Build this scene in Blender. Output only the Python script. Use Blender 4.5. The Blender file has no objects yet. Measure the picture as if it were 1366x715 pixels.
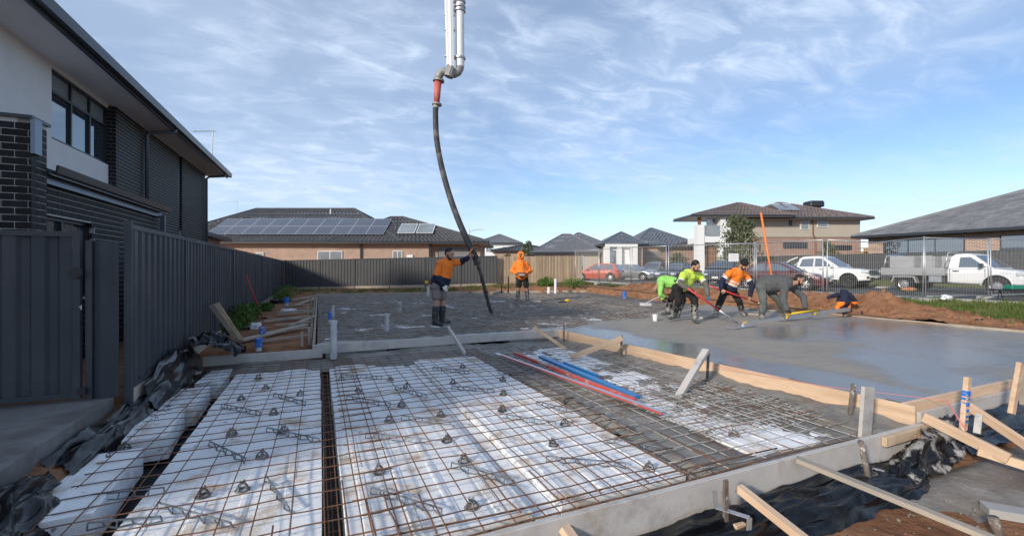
import bpy, bmesh, math, random
import numpy as np
from mathutils import Vector, Matrix, noise, Euler
R = math.radians
random.seed(7)
scene = bpy.context.scene
col = scene.collection

# ------------------------------------------------------------------ camera
F_PX, CX, CY, VX, CAM_H = 590.0, 683.0, 357.5, 425.0, 1.35
YAW = math.atan((CX - VX) / F_PX)
CC, SS = math.cos(YAW), math.sin(YAW)
cam = bpy.data.objects.new('camera', bpy.data.cameras.new('camera'))
col.objects.link(cam)
cam.location = (0, 0, CAM_H)
cam.rotation_euler = (R(90), 0, -YAW)
cam.data.sensor_width = 36.0
cam.data.lens = 36.0 * F_PX / 1366.0
cam.data.clip_start = 0.05
cam.data.clip_end = 3000
scene.camera = cam

# ------------------------------------------------------------------ world
SUN_EL, SUN_AZ = 22.0, 25.0        # light travels towards +X, turned SUN_AZ towards +Y
world = bpy.data.worlds.new('World')
scene.world = world
world.use_nodes = True
wn, wl = world.node_tree.nodes, world.node_tree.links
wn.clear()
def wnode(t, **kw):
    n = wn.new(t)
    for k, v in kw.items():
        setattr(n, k, v)
    return n
w_out = wnode('ShaderNodeOutputWorld')
w_bg = wnode('ShaderNodeBackground')
w_bg.inputs['Strength'].default_value = 0.10
sky = wnode('ShaderNodeTexSky', sky_type='NISHITA', sun_disc=False)
sky.sun_elevation = R(SUN_EL)
sky.sun_rotation = R(270.0 - SUN_AZ)
sky.altitude = 1500
sky.air_density, sky.dust_density, sky.ozone_density = 1.0, 0.15, 2.6
geo = wnode('ShaderNodeTexCoord')
sep = wnode('ShaderNodeSeparateXYZ')
wl.new(geo.outputs['Generated'], sep.inputs[0])
# project the view direction on a flat cloud deck: (x, y) / (z + k)
addz = wnode('ShaderNodeMath', operation='ADD'); addz.inputs[1].default_value = 0.16
mxz = wnode('ShaderNodeMath', operation='MAXIMUM'); mxz.inputs[1].default_value = 0.02
wl.new(sep.outputs['Z'], mxz.inputs[0]); wl.new(mxz.outputs[0], addz.inputs[0])
dx = wnode('ShaderNodeMath', operation='DIVIDE'); dy = wnode('ShaderNodeMath', operation='DIVIDE')
wl.new(sep.outputs['X'], dx.inputs[0]); wl.new(addz.outputs[0], dx.inputs[1])
wl.new(sep.outputs['Y'], dy.inputs[0]); wl.new(addz.outputs[0], dy.inputs[1])
cmb = wnode('ShaderNodeCombineXYZ')
wl.new(dx.outputs[0], cmb.inputs[0]); wl.new(dy.outputs[0], cmb.inputs[1])
def cloud_layer(scale, stretch, rot, detail, lo, hi, off, rough=0.62, dist=0.6):
    mp = wnode('ShaderNodeMapping')
    mp.inputs['Location'].default_value = off
    mp.inputs['Rotation'].default_value = (0, 0, R(rot))
    mp.inputs['Scale'].default_value = stretch
    wl.new(cmb.outputs[0], mp.inputs[0])
    nz = wnode('ShaderNodeTexNoise')
    nz.inputs['Scale'].default_value = scale
    nz.inputs['Detail'].default_value = detail
    nz.inputs['Roughness'].default_value = rough
    nz.inputs['Distortion'].default_value = dist
    wl.new(mp.outputs[0], nz.inputs['Vector'])
    mr = wnode('ShaderNodeMapRange', interpolation_type='SMOOTHSTEP')
    mr.inputs['From Min'].default_value = lo; mr.inputs['From Max'].default_value = hi
    wl.new(nz.outputs['Fac'], mr.inputs['Value'])
    return mr.outputs[0]
veil = cloud_layer(0.55, (1, 1, 1), 20, 5, 0.32, 0.70, (3.4, 1.3, 0), 0.55, 0.4)
wisps = cloud_layer(4.2, (1.0, 1.9, 1), 62, 9, 0.40, 0.80, (0.7, 4.1, 0), 0.60, 0.5)
def wmath(op, a, b):
    m = wnode('ShaderNodeMath', operation=op)
    for i, v in enumerate((a, b)):
        if isinstance(v, (int, float)): m.inputs[i].default_value = v
        else: wl.new(v, m.inputs[i])
    return m.outputs[0]
w1 = wmath('MULTIPLY', wisps, wmath('ADD', wmath('MULTIPLY', veil, 0.60), 0.16))
w2 = wmath('ADD', w1, wmath('MULTIPLY', veil, 0.46))
# the veil is thicker towards the west (the sun's side), as thin high cloud is
west = wnode('ShaderNodeMapRange', interpolation_type='SMOOTHSTEP')
west.inputs['From Min'].default_value = 0.55; west.inputs['From Max'].default_value = -0.35
west.inputs['To Max'].default_value = 0.42
wl.new(sep.outputs['X'], west.inputs['Value'])
w3 = wmath('ADD', w2, west.outputs[0])
# haze close to the horizon
hz = wnode('ShaderNodeMapRange', interpolation_type='SMOOTHSTEP')
hz.inputs['From Min'].default_value = 0.30; hz.inputs['From Max'].default_value = -0.02
hz.inputs['To Max'].default_value = 0.10
wl.new(sep.outputs['Z'], hz.inputs['Value'])
w4 = wnode('ShaderNodeMath', operation='ADD', use_clamp=True)
wl.new(w3, w4.inputs[0]); wl.new(hz.outputs[0], w4.inputs[1])
w5 = wmath('MULTIPLY', w4.outputs[0], 0.9)
mixc = wnode('ShaderNodeMix', data_type='RGBA')
wl.new(w5, mixc.inputs['Factor'])
wl.new(sky.outputs[0], mixc.inputs['A'])
mixc.inputs['B'].default_value = (4.7, 5.6, 7.0, 1)
wl.new(mixc.outputs['Result'], w_bg.inputs['Color'])
wl.new(w_bg.outputs[0], w_out.inputs['Surface'])

# ------------------------------------------------------------------ sun
sd = bpy.data.lights.new('sun', 'SUN')
sd.energy = 2.4
sd.angle = R(4.5)
sd.color = (1.0, 0.90, 0.77)
sun = bpy.data.objects.new('sun', sd)
col.objects.link(sun)
LDIR = Vector((math.cos(R(SUN_AZ)) * math.cos(R(SUN_EL)), math.sin(R(SUN_AZ)) * math.cos(R(SUN_EL)), -math.sin(R(SUN_EL))))
sun.rotation_euler = LDIR.to_track_quat('-Z', 'Y').to_euler()
sun.location = (-30, -15, 30)

vs = scene.view_settings
vs.view_transform = 'Standard'
vs.look = 'None'
vs.exposure = 0.68
vs.gamma = 1.0
vs.use_curve_mapping = False
scene.render.engine = 'CYCLES'
scene.cycles.use_denoising = True
scene.cycles.max_bounces = 6
scene.cycles.transparent_max_bounces = 8

# ------------------------------------------------------------------ placing: the ground plan is measured along sight lines
def ray(px):
    x = (px - CX) / F_PX
    return Vector((CC * x + SS, -SS * x + CC, 0))
def at(px, py, z=0.0):               # point of height z seen at a picture position
    d = (CAM_H - z) / ((py - CY) / F_PX)
    v = ray(px) * d
    return Vector((v.x, v.y, z))
def atd(px, py, d):                  # point at distance d into the scene
    v = ray(px) * d
    return Vector((v.x, v.y, CAM_H - (py - CY) / F_PX * d))
def sstep(a, b, x):
    t = min(1, max(0, (x - a) / (b - a)))
    return t * t * (3 - 2 * t)
def nz(x, y, z=0.0, s=1.0):
    return noise.noise(Vector((x * s, y * s, z)))
def fbm(x, y, z=0.0, s=1.0, o=4):
    return noise.fractal(Vector((x * s, y * s, z)), 1.0, 2.0, o)
def gz(x, y):                        # height of the natural ground
    h = -0.02 + 0.30 * sstep(3, 12, x) * sstep(3, 22, y) + 0.16 * sstep(12, 19, x) * (1 - sstep(3, 22, y))
    h += 0.12 * sstep(20, 30, y) * sstep(4, 12, x)
    h -= 0.44 * (1 - sstep(2.6, 3.0, y)) * sstep(-1.9, -1.5, x) * (1 - sstep(9, 13, x))
    h += 0.35 * sstep(30, 36, x)
    return h

# ------------------------------------------------------------------ mesh builder
class MB:
    def __init__(self):
        self.v, self.f, self.m = [], [], []
        self.mi = 0
    def add(self, verts, faces):
        o = len(self.v)
        self.v.extend([tuple(p) for p in verts])
        for f in faces:
            self.f.append(tuple(i + o for i in f)); self.m.append(self.mi)
        return self
    def box(self, c, s, rot=None, tap=1.0):
        x, y, z = s[0] / 2, s[1] / 2, s[2] / 2
        vs_ = [Vector((sx * x * (tap if sz > 0 else 1), sy * y * (tap if sz > 0 else 1), sz * z)) for sz in (-1, 1) for sx, sy in ((-1, -1), (1, -1), (1, 1), (-1, 1))]
        if rot is not None: vs_ = [rot @ p for p in vs_]
        c = Vector(c)
        return self.add([p + c for p in vs_], [(3, 2, 1, 0), (4, 5, 6, 7), (0, 1, 5, 4), (1, 2, 6, 5), (2, 3, 7, 6), (3, 0, 4, 7)])
    def beam(self, a, b, w, h, up=(0, 0, 1)):      # a bar from a to b, w wide, h high
        a, b = Vector(a), Vector(b)
        d = (b - a); L = d.length; d.normalize()
        up = Vector(up)
        s = d.cross(up)
        if s.length < 1e-4: s = d.cross(Vector((1, 0, 0)))
        s.normalize(); u = s.cross(d)
        m = Matrix((d, s, u)).transposed()
        return self.box((a + b) / 2, (L, w, h), m)
    def tube(self, pts, r, n=8, caps=True):
        pts = [Vector(p) for p in pts]
        rs = r if isinstance(r, (list, tuple)) else [r] * len(pts)
        o = len(self.v); ref = None
        for i, p in enumerate(pts):
            t = (pts[min(i + 1, len(pts) - 1)] - pts[max(i - 1, 0)]).normalized()
            if ref is None:
                ref = t.orthogonal().normalized()
            ref = (ref - t * ref.dot(t)).normalized()
            b = t.cross(ref)
            for k in range(n):
                a = 2 * math.pi * k / n
                q = p + (ref * math.cos(a) + b * math.sin(a)) * rs[i]
                self.v.append(tuple(q))
        for i in range(len(pts) - 1):
            for k in range(n):
                self.f.append((o + i * n + k, o + i * n + (k + 1) % n, o + (i + 1) * n + (k + 1) % n, o + (i + 1) * n + k)); self.m.append(self.mi)
        if caps:
            self.f.append(tuple(o + k for k in reversed(range(n)))); self.m.append(self.mi)
            e = o + (len(pts) - 1) * n
            self.f.append(tuple(e + k for k in range(n))); self.m.append(self.mi)
        return self
    def prism(self, poly, ax, c0, c1):             # a 2-D outline pushed along an axis ('x': poly is (y,z))
        n = len(poly)
        def pt(p, c):
            return {'x': (c, p[0], p[1]), 'y': (p[0], c, p[1]), 'z': (p[0], p[1], c)}[ax]
        vs_ = [pt(p, c0) for p in poly] + [pt(p, c1) for p in poly]
        fs = [(i, (i + 1) % n, n + (i + 1) % n, n + i) for i in range(n)] + [tuple(reversed(range(n))), tuple(range(n, 2 * n))]
        return self.add(vs_, fs)
    def ell(self, c, r, n=12, m=8, rot=None):
        c = Vector(c); vs_ = []
        for i in range(1, m):
            th = math.pi * i / m
            for k in range(n):
                a = 2 * math.pi * k / n
                p = Vector((r[0] * math.sin(th) * math.cos(a), r[1] * math.sin(th) * math.sin(a), r[2] * math.cos(th)))
                vs_.append(c + (rot @ p if rot is not None else p))
        for s_ in (1, -1):
            p = Vector((0, 0, s_ * r[2])); vs_.append(c + (rot @ p if rot is not None else p))
        fs = []
        for i in range(m - 2):
            for k in range(n):
                fs.append((i * n + k, (i + 1) * n + k, (i + 1) * n + (k + 1) % n, i * n + (k + 1) % n))
        T, B = (m - 1) * n, (m - 1) * n + 1
        for k in range(n):
            fs.append((T, k, (k + 1) % n)); fs.append((B, (m - 2) * n + (k + 1) % n, (m - 2) * n + k))
        return self.add(vs_, fs)
    def grid(self, nx, ny, fn):                    # fn(i, j) -> point
        o = [fn(i, j) for j in range(ny + 1) for i in range(nx + 1)]
        fs = [(j * (nx + 1) + i, j * (nx + 1) + i + 1, (j + 1) * (nx + 1) + i + 1, (j + 1) * (nx + 1) + i) for j in range(ny) for i in range(nx)]
        return self.add(o, fs)
    def build(self, name, mats, parent=None, smooth=False, bevel=0.0, local=False):
        me = bpy.data.meshes.new(name)
        vs_ = self.v
        if parent is not None and not local:
            inv = WM(parent).inverted()
            vs_ = [tuple(inv @ Vector(p)) for p in vs_]
        me.from_pydata(vs_, [], self.f)
        if not isinstance(mats, (list, tuple)): mats = [mats]
        for m in mats: me.materials.append(m)
        if len(mats) > 1:
            me.polygons.foreach_set('material_index', [min(i, len(mats) - 1) for i in self.m])
        if smooth:
            me.polygons.foreach_set('use_smooth', [True] * len(me.polygons))
        me.update()
        o = bpy.data.objects.new(name, me)
        col.objects.link(o)
        if parent is not None: o.parent = parent
        if bevel > 0:
            b = o.modifiers.new('bevel', 'BEVEL'); b.width = bevel; b.segments = 1; b.limit_method = 'ANGLE'
        return o
def WM(o):
    m = Matrix.LocRotScale(o.location, o.rotation_euler, o.scale)
    return WM(o.parent) @ m if o.parent else m
def tag(o, label=None, cat=None, group=None, kind=None):
    if label: o['label'] = label
    if cat: o['category'] = cat
    if group: o['group'] = group
    if kind: o['kind'] = kind
    return o
def thing(name, loc, label, cat, group=None, rz=0.0):
    o = bpy.data.objects.new(name, None)
    o.empty_display_size = 0.2
    col.objects.link(o)
    o.location = loc; o.rotation_euler = (0, 0, rz)
    return tag(o, label, cat, group)
def copy_tree(o, parent=None):
    c = o.copy(); col.objects.link(c)
    if parent is not None: c.parent = parent
    for ch in list(o.children): copy_tree(ch, c)
    return c
def share(o, name, parent, loc, rot=(0, 0, 0), scale=(1, 1, 1)):   # another object on the same mesh
    c = bpy.data.objects.new(name, o.data); col.objects.link(c)
    c.parent = parent; c.location = loc; c.rotation_euler = rot; c.scale = scale
    return c

# ------------------------------------------------------------------ materials
MATS = {}
def mat(name, c, rough=0.7, metal=0.0, var=0.0, vscale=8.0, c2=None, c2lo=0.45, c2hi=0.65, c2scale=3.0, bump=0.0, bscale=60.0, objvar=0.0,
        spec=0.5, coat=0.0, trans=0.0, stretch=(1, 1, 1), rvar=0.0, rscale=4.0, alpha=1.0, ior=1.45, world_co=False, detail=6, brick=None, wave=None, c3=None, c3scale=1.0, c3lo=.55, c3hi=.7, subs=0.0):
    m = bpy.data.materials.new(name); m.use_nodes = True
    nt = m.node_tree; N, L = nt.nodes, nt.links
    b = N['Principled BSDF']
    b.inputs['Roughness'].default_value = rough
    b.inputs['Metallic'].default_value = metal
    b.inputs['Specular IOR Level'].default_value = spec
    b.inputs['Coat Weight'].default_value = coat
    b.inputs['Coat Roughness'].default_value = 0.05
    b.inputs['Transmission Weight'].default_value = trans
    b.inputs['IOR'].default_value = ior
    b.inputs['Alpha'].default_value = alpha
    if subs:
        b.inputs['Subsurface Weight'].default_value = subs
        b.inputs['Subsurface Radius'].default_value = (.02, .008, .004)
    tc = N.new('ShaderNodeTexCoord')
    mp = N.new('ShaderNodeMapping'); mp.inputs['Scale'].default_value = stretch
    if world_co:
        g = N.new('ShaderNodeNewGeometry'); L.new(g.outputs['Position'], mp.inputs[0])
    else:
        L.new(tc.outputs['Object'], mp.inputs[0])
    vec = mp.outputs[0]
    oi = None
    if objvar or not world_co:
        oi = N.new('ShaderNodeObjectInfo')
        sh = N.new('ShaderNodeVectorMath'); sh.operation = 'ADD'
        ms = N.new('ShaderNodeMath'); ms.operation = 'MULTIPLY'; ms.inputs[1].default_value = 37.0
        L.new(oi.outputs['Random'], ms.inputs[0])
        L.new(mp.outputs[0], sh.inputs[0]); L.new(ms.outputs[0], sh.inputs[1])
        vec = sh.outputs[0]
    def ns(scale, det=detail, rg=0.6):
        n = N.new('ShaderNodeTexNoise'); n.inputs['Scale'].default_value = scale
        n.inputs['Detail'].default_value = det; n.inputs['Roughness'].default_value = rg
        L.new(vec, n.inputs['Vector']); return n.outputs['Fac']
    def mr(sock, a, b_, c_, d_, smooth=False):
        n = N.new('ShaderNodeMapRange')
        if smooth: n.interpolation_type = 'SMOOTHSTEP'
        for k, v in zip(('From Min', 'From Max', 'To Min', 'To Max'), (a, b_, c_, d_)): n.inputs[k].default_value = v
        L.new(sock, n.inputs['Value']); return n.outputs[0]
    def mixrgb(f, a, b_):
        n = N.new('ShaderNodeMix'); n.data_type = 'RGBA'
        for k, v in (('Factor', f), ('A', a), ('B', b_)):
            if isinstance(v, (tuple, list)): n.inputs[k].default_value = (*v[:3], 1)
            elif isinstance(v, (int, float)): n.inputs[k].default_value = v
            else: L.new(v, n.inputs[k])
        return n.outputs['Result']
    cur = c
    if brick:
        bt = N.new('ShaderNodeTexBrick')
        bm_, bw, bh, ms_, m2 = brick   # mortar colour, width, height, mortar size, second brick colour
        bt.inputs['Color1'].default_value = (*c, 1); bt.inputs['Color2'].default_value = (*m2, 1)
        bt.inputs['Mortar'].default_value = (*bm_, 1)
        bt.inputs['Scale'].default_value = 1.0
        bt.inputs['Mortar Size'].default_value = ms_
        bt.inputs['Brick Width'].default_value = bw; bt.inputs['Row Height'].default_value = bh
        sp = N.new('ShaderNodeSeparateXYZ'); L.new(tc.outputs['Object'], sp.inputs[0])
        ad = N.new('ShaderNodeMath'); L.new(sp.outputs['X'], ad.inputs[0]); L.new(sp.outputs['Y'], ad.inputs[1])
        cb = N.new('ShaderNodeCombineXYZ'); L.new(ad.outputs[0], cb.inputs[0]); L.new(sp.outputs['Z'], cb.inputs[1])
        L.new(cb.outputs[0], bt.inputs['Vector'])
        cur = bt.outputs['Color']
    if c2 is not None:
        cur = mixrgb(mr(ns(c2scale), c2lo, c2hi, 0, 1, True), cur, c2)
    if c3 is not None:
        cur = mixrgb(mr(ns(c3scale, 8, .7), c3lo, c3hi, 0, 1, True), cur, c3)
    if var:
        n = N.new('ShaderNodeMix'); n.data_type = 'RGBA'; n.blend_type = 'MULTIPLY'; n.inputs['Factor'].default_value = 1
        g = mr(ns(vscale), 0.25, 0.75, 1 - var, 1 + var)
        cg = N.new('ShaderNodeCombineColor')
        for i in range(3): L.new(g, cg.inputs[i])
        if isinstance(cur, tuple): n.inputs['A'].default_value = (*cur, 1)
        else: L.new(cur, n.inputs['A'])
        L.new(cg.outputs[0], n.inputs['B']); cur = n.outputs['Result']
    if objvar:
        h = N.new('ShaderNodeHueSaturation')
        L.new(mr(oi.outputs['Random'], 0, 1, 1 - objvar, 1 + objvar), h.inputs['Value'])
        if isinstance(cur, tuple): h.inputs['Color'].default_value = (*cur, 1)
        else: L.new(cur, h.inputs['Color'])
        cur = h.outputs[0]
    if isinstance(cur, tuple): b.inputs['Base Color'].default_value = (*cur, 1)
    else: L.new(cur, b.inputs['Base Color'])
    if rvar:
        L.new(mr(ns(rscale), 0.3, 0.7, max(0, rough - rvar), min(1, rough + rvar)), b.inputs['Roughness'])
    if bump:
        bp = N.new('ShaderNodeBump'); bp.inputs['Strength'].default_value = 1.0; bp.inputs['Distance'].default_value = bump
        L.new(ns(bscale, 5), bp.inputs['Height']); L.new(bp.outputs[0], b.inputs['Normal'])
    MATS[name] = m
    return m
def emit_free(m): return m
mat('foam', (.86, .87, .88), .75, var=.06, vscale=5, c2=(.56, .43, .31), c2lo=.50, c2hi=.72, c2scale=3.4, c3=(.26, .22, .18), c3scale=11, c3lo=.60, c3hi=.70, bump=.004, bscale=110, objvar=.04, spec=.3)
mat('concrete_pad', (.20, .195, .19), .85, var=.18, vscale=7, c2=(.14, .13, .12), c2scale=1.5, bump=.003, bscale=90)
mat('slurry', (.225, .215, .195), .55, var=.25, vscale=9, c2=(.15, .135, .115), c2lo=.45, c2hi=.7, c2scale=1.7, bump=.008, bscale=30, rvar=.2, world_co=True, c3=(.27, .25, .225), c3scale=2.2)
mat('pine', (.66, .475, .325), .7, var=.2, vscale=4, stretch=(1, 9, 9), c2=(.53, .36, .235), c2scale=2, bump=.0015, bscale=40, objvar=.12)
mat('pine_y', (.60, .44, .30), .7, var=.2, vscale=4, c2=(.42, .29, .17), c2scale=2.5, bump=.0015, bscale=40, objvar=.12, c3=(.24, .22, .20), c3scale=2.4, c3lo=.6, c3hi=.68)
mat('old_timber', (.40, .34, .27), .8, var=.25, vscale=6, c2=(.27, .24, .20), c2scale=3, bump=.002, bscale=50, objvar=.15)
mat('formboard', (.50, .47, .44), .7, var=.12, vscale=5, c2=(.36, .30, .24), c2lo=.56, c2hi=.75, c2scale=3, bump=.002, bscale=60, objvar=.08, c3=(.30, .29, .28), c3scale=1.4)
mat('stake', (.16, .13, .11), .75, var=.4, vscale=20, c2=(.40, .37, .33), c2lo=.55, c2hi=.62, c2scale=14, bump=.003, bscale=60)
mat('rebar', (.20, .095, .05), .75, metal=.2, var=.35, vscale=12, c2=(.12, .08, .06), c2scale=5)
mat('rebar_splash', (.20, .11, .07), .75, var=.3, vscale=12, c2=(.42, .40, .37), c2lo=.42, c2hi=.52, c2scale=3.2)
mat('chair_plastic', (.10, .105, .105), .5, var=.3, c2=(.25, .24, .22), c2scale=12, objvar=.4)
mat('strip_plastic', (.13, .155, .18), .45, var=.25, c2=(.22, .24, .26), c2scale=6, objvar=.25)
mat('membrane', (.008, .0085, .010), .20, spec=.4, var=.3, vscale=5, bump=.003, bscale=18, c2=(.10, .09, .08), c2lo=.66, c2hi=.80, c2scale=4, rvar=.10, world_co=True)
mat('membrane_splash', (.010, .0105, .012), .22, spec=.4, var=.3, vscale=5, bump=.003, bscale=18, c2=(.30, .29, .27), c2lo=.50, c2hi=.60, c2scale=7, rvar=.12, world_co=True)
mat('membrane_dull', (.012, .012, .013), .7, var=.3, vscale=5, c2=(.06, .05, .04), c2lo=.6, c2hi=.75, c2scale=4, world_co=True)
mat('soil', (.285, .145, .078), .95, var=.35, vscale=6, c2=(.20, .092, .048), c2scale=1.3, bump=.03, bscale=14, world_co=True, spec=.2, c3=(.29, .19, .12), c3scale=5, c3lo=.58, c3hi=.72)
mat('mud', (.17, .135, .105), .6, var=.25, vscale=5, c2=(.26, .24, .215), c2scale=1.1, bump=.015, bscale=14, world_co=True, rvar=.2)
mat('asphalt', (.062, .062, .066), .85, var=.2, vscale=3, bump=.004, bscale=120, world_co=True, c2=(.085, .083, .080), c2scale=.6)
mat('kerb', (.36, .35, .33), .85, var=.15, vscale=3, world_co=True)
mat('grass', (.085, .125, .030), .8, var=.3, vscale=3, c2=(.16, .16, .06), c2scale=1.5, world_co=True, objvar=.0, spec=.2)
mat('lawn_ground', (.12, .125, .05), .95, var=.35, vscale=5, c2=(.15, .11, .06), c2scale=1.2, world_co=True, bump=.03, bscale=25)
mat('weed', (.075, .15, .03), .7, var=.35, vscale=6, c2=(.12, .17, .04), c2scale=4, spec=.3)
mat('leaf', (.085, .105, .055), .7, var=.4, vscale=2.0, c2=(.12, .13, .06), c2scale=1.3, spec=.3)
mat('bark', (.20, .16, .12), .9, var=.3)
mat('colorbond', (.045, .051, .062), .5, var=.12, vscale=2.2, c2=(.058, .062, .070), c2scale=.9, spec=.4, rvar=.12, rscale=1.5, c3=(.085, .078, .070), c3scale=3.5, c3lo=.60, c3hi=.80)
mat('colorbond2', (.070, .071, .074), .5, var=.10, vscale=2.2, spec=.4)
mat('paling', (.42, .315, .21), .85, var=.25, vscale=3, stretch=(1, 1, .25), objvar=.26)
mat('sleeper', (.38, .32, .25), .9, var=.25, objvar=.15)
mat('dark_brick', (.014, .0135, .015), .6, spec=.3, var=.4, vscale=12, objvar=.4, bump=.002, bscale=70)
mat('mortar', (.50, .49, .47), .95, var=.12)
mat('render_white', (.68, .67, .66), .9, var=.05, vscale=2, bump=.002, bscale=150)
mat('soffit', (.80, .79, .78), .8, var=.04)
mat('gutter', (.040, .046, .055), .35, metal=.2, spec=.5)
mat('flashing', (.17, .20, .25), .35, metal=.5)
mat('frame_dark', (.022, .026, .032), .4)
mat('glass', (.030, .042, .055), .03, spec=1.0, ior=2.1, var=.2, vscale=.6)
mat('glass_blind', (.20, .23, .235), .12, spec=.8, var=.1)
mat('glass_pale', (.24, .27, .29), .12, spec=.8, var=.3, vscale=1.2)
mat('brick_tan', (.43, .225, .135), .85, brick=((.52, .46, .40), .25, .09, .016, (.25, .12, .075)), var=.10, vscale=1.2)
mat('brick_red', (.34, .16, .105), .85, brick=((.42, .36, .31), .25, .09, .016, (.22, .10, .07)), var=.10)
mat('tile_dark', (.072, .072, .077), .55, var=.25, vscale=5, objvar=.0, c2=(.095, .094, .098), c2scale=1.2)
mat('tile_grey', (.205, .208, .218), .6, var=.2, vscale=4, c2=(.165, .166, .176), c2scale=2)
mat('tile_grey_b', (.175, .178, .188), .6, var=.2, vscale=4)
mat('tile_grey_c', (.235, .237, .246), .6, var=.2, vscale=4)
mat('tile_brown', (.165, .132, .122), .6, var=.2, vscale=4, c2=(.15, .12, .11), c2scale=2)
mat('tile_blue', (.15, .165, .19), .6, var=.18, vscale=4)
mat('render_beige', (.44, .39, .325), .9, var=.05, vscale=1)
mat('white_paint', (.78, .78, .77), .7, var=.04)
mat('garage_door', (.20, .20, .205), .6, var=.06)
mat('timber_door', (.22, .11, .06), .5, var=.15)
mat('solar', (.035, .042, .075), .14, spec=.8, var=.25, vscale=1.5, coat=.6)
mat('alu', (.62, .63, .64), .35, metal=.9, var=.08)
mat('alu_tray', (.50, .50, .49), .5, metal=.55, var=.12, vscale=2)
mat('galv', (.50, .51, .52), .45, metal=.7, var=.2, vscale=9)
mat('wire', (.46, .46, .45), .5, metal=.6)
mat('blue_alu', (.025, .21, .50), .35, metal=.3, var=.1, c2=(.30, .30, .29), c2lo=.66, c2hi=.75, c2scale=7)
mat('red_alu', (.55, .10, .085), .45, metal=.1, var=.15, c2=(.42, .36, .34), c2lo=.55, c2hi=.68, c2scale=6)
mat('red_handle', (.62, .045, .05), .4)
mat('yellow_plastic', (.75, .47, .02), .45)
mat('orange_paint', (.80, .22, .05), .5, var=.1)
mat('pink_line', (.75, .18, .20), .6)
mat('blue_paint', (.02, .16, .60), .5, var=.15, c2=(.45, .40, .33), c2lo=.58, c2hi=.62, c2scale=22)
mat('pvc', (.56, .57, .58), .4, var=.12, vscale=7, c2=(.35, .34, .33), c2scale=6)
mat('boom_white', (.80, .80, .79), .45, var=.06, c2=(.55, .53, .50), c2lo=.62, c2hi=.8, c2scale=2)
mat('boom_grey', (.30, .29, .27), .6, metal=.3, var=.3, vscale=9)
mat('boom_red', (.55, .13, .11), .55, var=.15, c2=(.40, .30, .27), c2lo=.6, c2hi=.75, c2scale=9)
mat('hose', (.040, .038, .037), .6, var=.25, vscale=9, c2=(.14, .13, .12), c2lo=.5, c2hi=.7, c2scale=3)
mat('hose_dirty', (.10, .095, .088), .7, var=.3, vscale=12, c2=(.22, .21, .195), c2scale=6)
mat('skin', (.50, .29, .20), .55, var=.06, subs=.1)
mat('skin_dark', (.37, .205, .14), .55, var=.06, subs=.1)
mat('hair', (.012, .010, .009), .6)
mat('beanie', (.014, .014, .016), .9, bump=.004, bscale=120)
mat('hivis_orange', (.90, .215, .02), .75, var=.16, vscale=11, c2=(.45, .24, .13), c2lo=.62, c2hi=.74, c2scale=8)
mat('hivis_yellow', (.52, .70, .085), .75, var=.16, vscale=11, c2=(.36, .38, .15), c2lo=.62, c2hi=.74, c2scale=8)
mat('hivis_lime', (.27, .60, .13), .75, var=.16, vscale=11)
mat('navy', (.014, .018, .042), .85, var=.25, vscale=9)
mat('grey_sleeve', (.125, .115, .105), .85, var=.2, vscale=9)
mat('hoodie_grey', (.088, .091, .094), .9, var=.18, vscale=9)
mat('black_cloth', (.016, .016, .017), .9, var=.3, vscale=9, c2=(.05, .048, .045), c2lo=.58, c2hi=.75, c2scale=7)
mat('trouser_grey', (.105, .118, .112), .9, var=.18, vscale=9)
mat('shorts_grey', (.22, .19, .19), .9, var=.15, vscale=9)
mat('boot', (.075, .078, .072), .6, var=.3, vscale=12, c2=(.26, .25, .225), c2lo=.42, c2hi=.62, c2scale=9)
mat('boot_dark', (.040, .048, .050), .5, var=.3, vscale=12, c2=(.17, .16, .145), c2lo=.52, c2hi=.72, c2scale=7)
mat('reflective', (.62, .63, .62), .4)
mat('glove_dark', (.022, .022, .024), .7)
mat('glove_white', (.66, .65, .63), .8)
mat('glove_blue', (.06, .17, .30), .7)
mat('remote', (.22, .12, .075), .5)
mat('dark_plastic', (.022, .022, .024), .5)
mat('tyre', (.020, .020, .021), .85, var=.2)
mat('rim', (.55, .55, .56), .35, metal=.7)
mat('rim_dark', (.05, .05, .052), .45, metal=.5)
mat('car_white', (.80, .80, .79), .3, coat=1.0, var=.02)
mat('car_red', (.42, .055, .025), .3, coat=1.0)
mat('car_maroon', (.075, .014, .017), .3, coat=1.0)
mat('car_silver', (.22, .235, .255), .3, metal=.4, coat=1.0)
mat('car_silver2', (.30, .32, .34), .3, metal=.4, coat=1.0)
mat('car_blue', (.030, .042, .062), .28, metal=.3, coat=1.0)
mat('car_black', (.020, .024, .032), .28, coat=1.0)
mat('head_lamp', (.60, .63, .66), .08, spec=.9)
mat('tail_lamp', (.45, .012, .012), .2)
mat('plate', (.70, .70, .68), .5)
mat('bag_white', (.72, .73, .74), .6, var=.06)
mat('tarp_blue', (.06, .17, .36), .6)
mat('bag_red', (.5, .14, .06), .7, c2=(.6, .45, .08), c2scale=6)
mat('box_green', (.02, .20, .14), .5)
mat('sign_white', (.74, .75, .76), .6)
mat('stone', (.19, .165, .14), .9, var=.2, objvar=.2)
mat('pallet', (.48, .33, .20), .8, var=.2)
M = MATS
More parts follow.
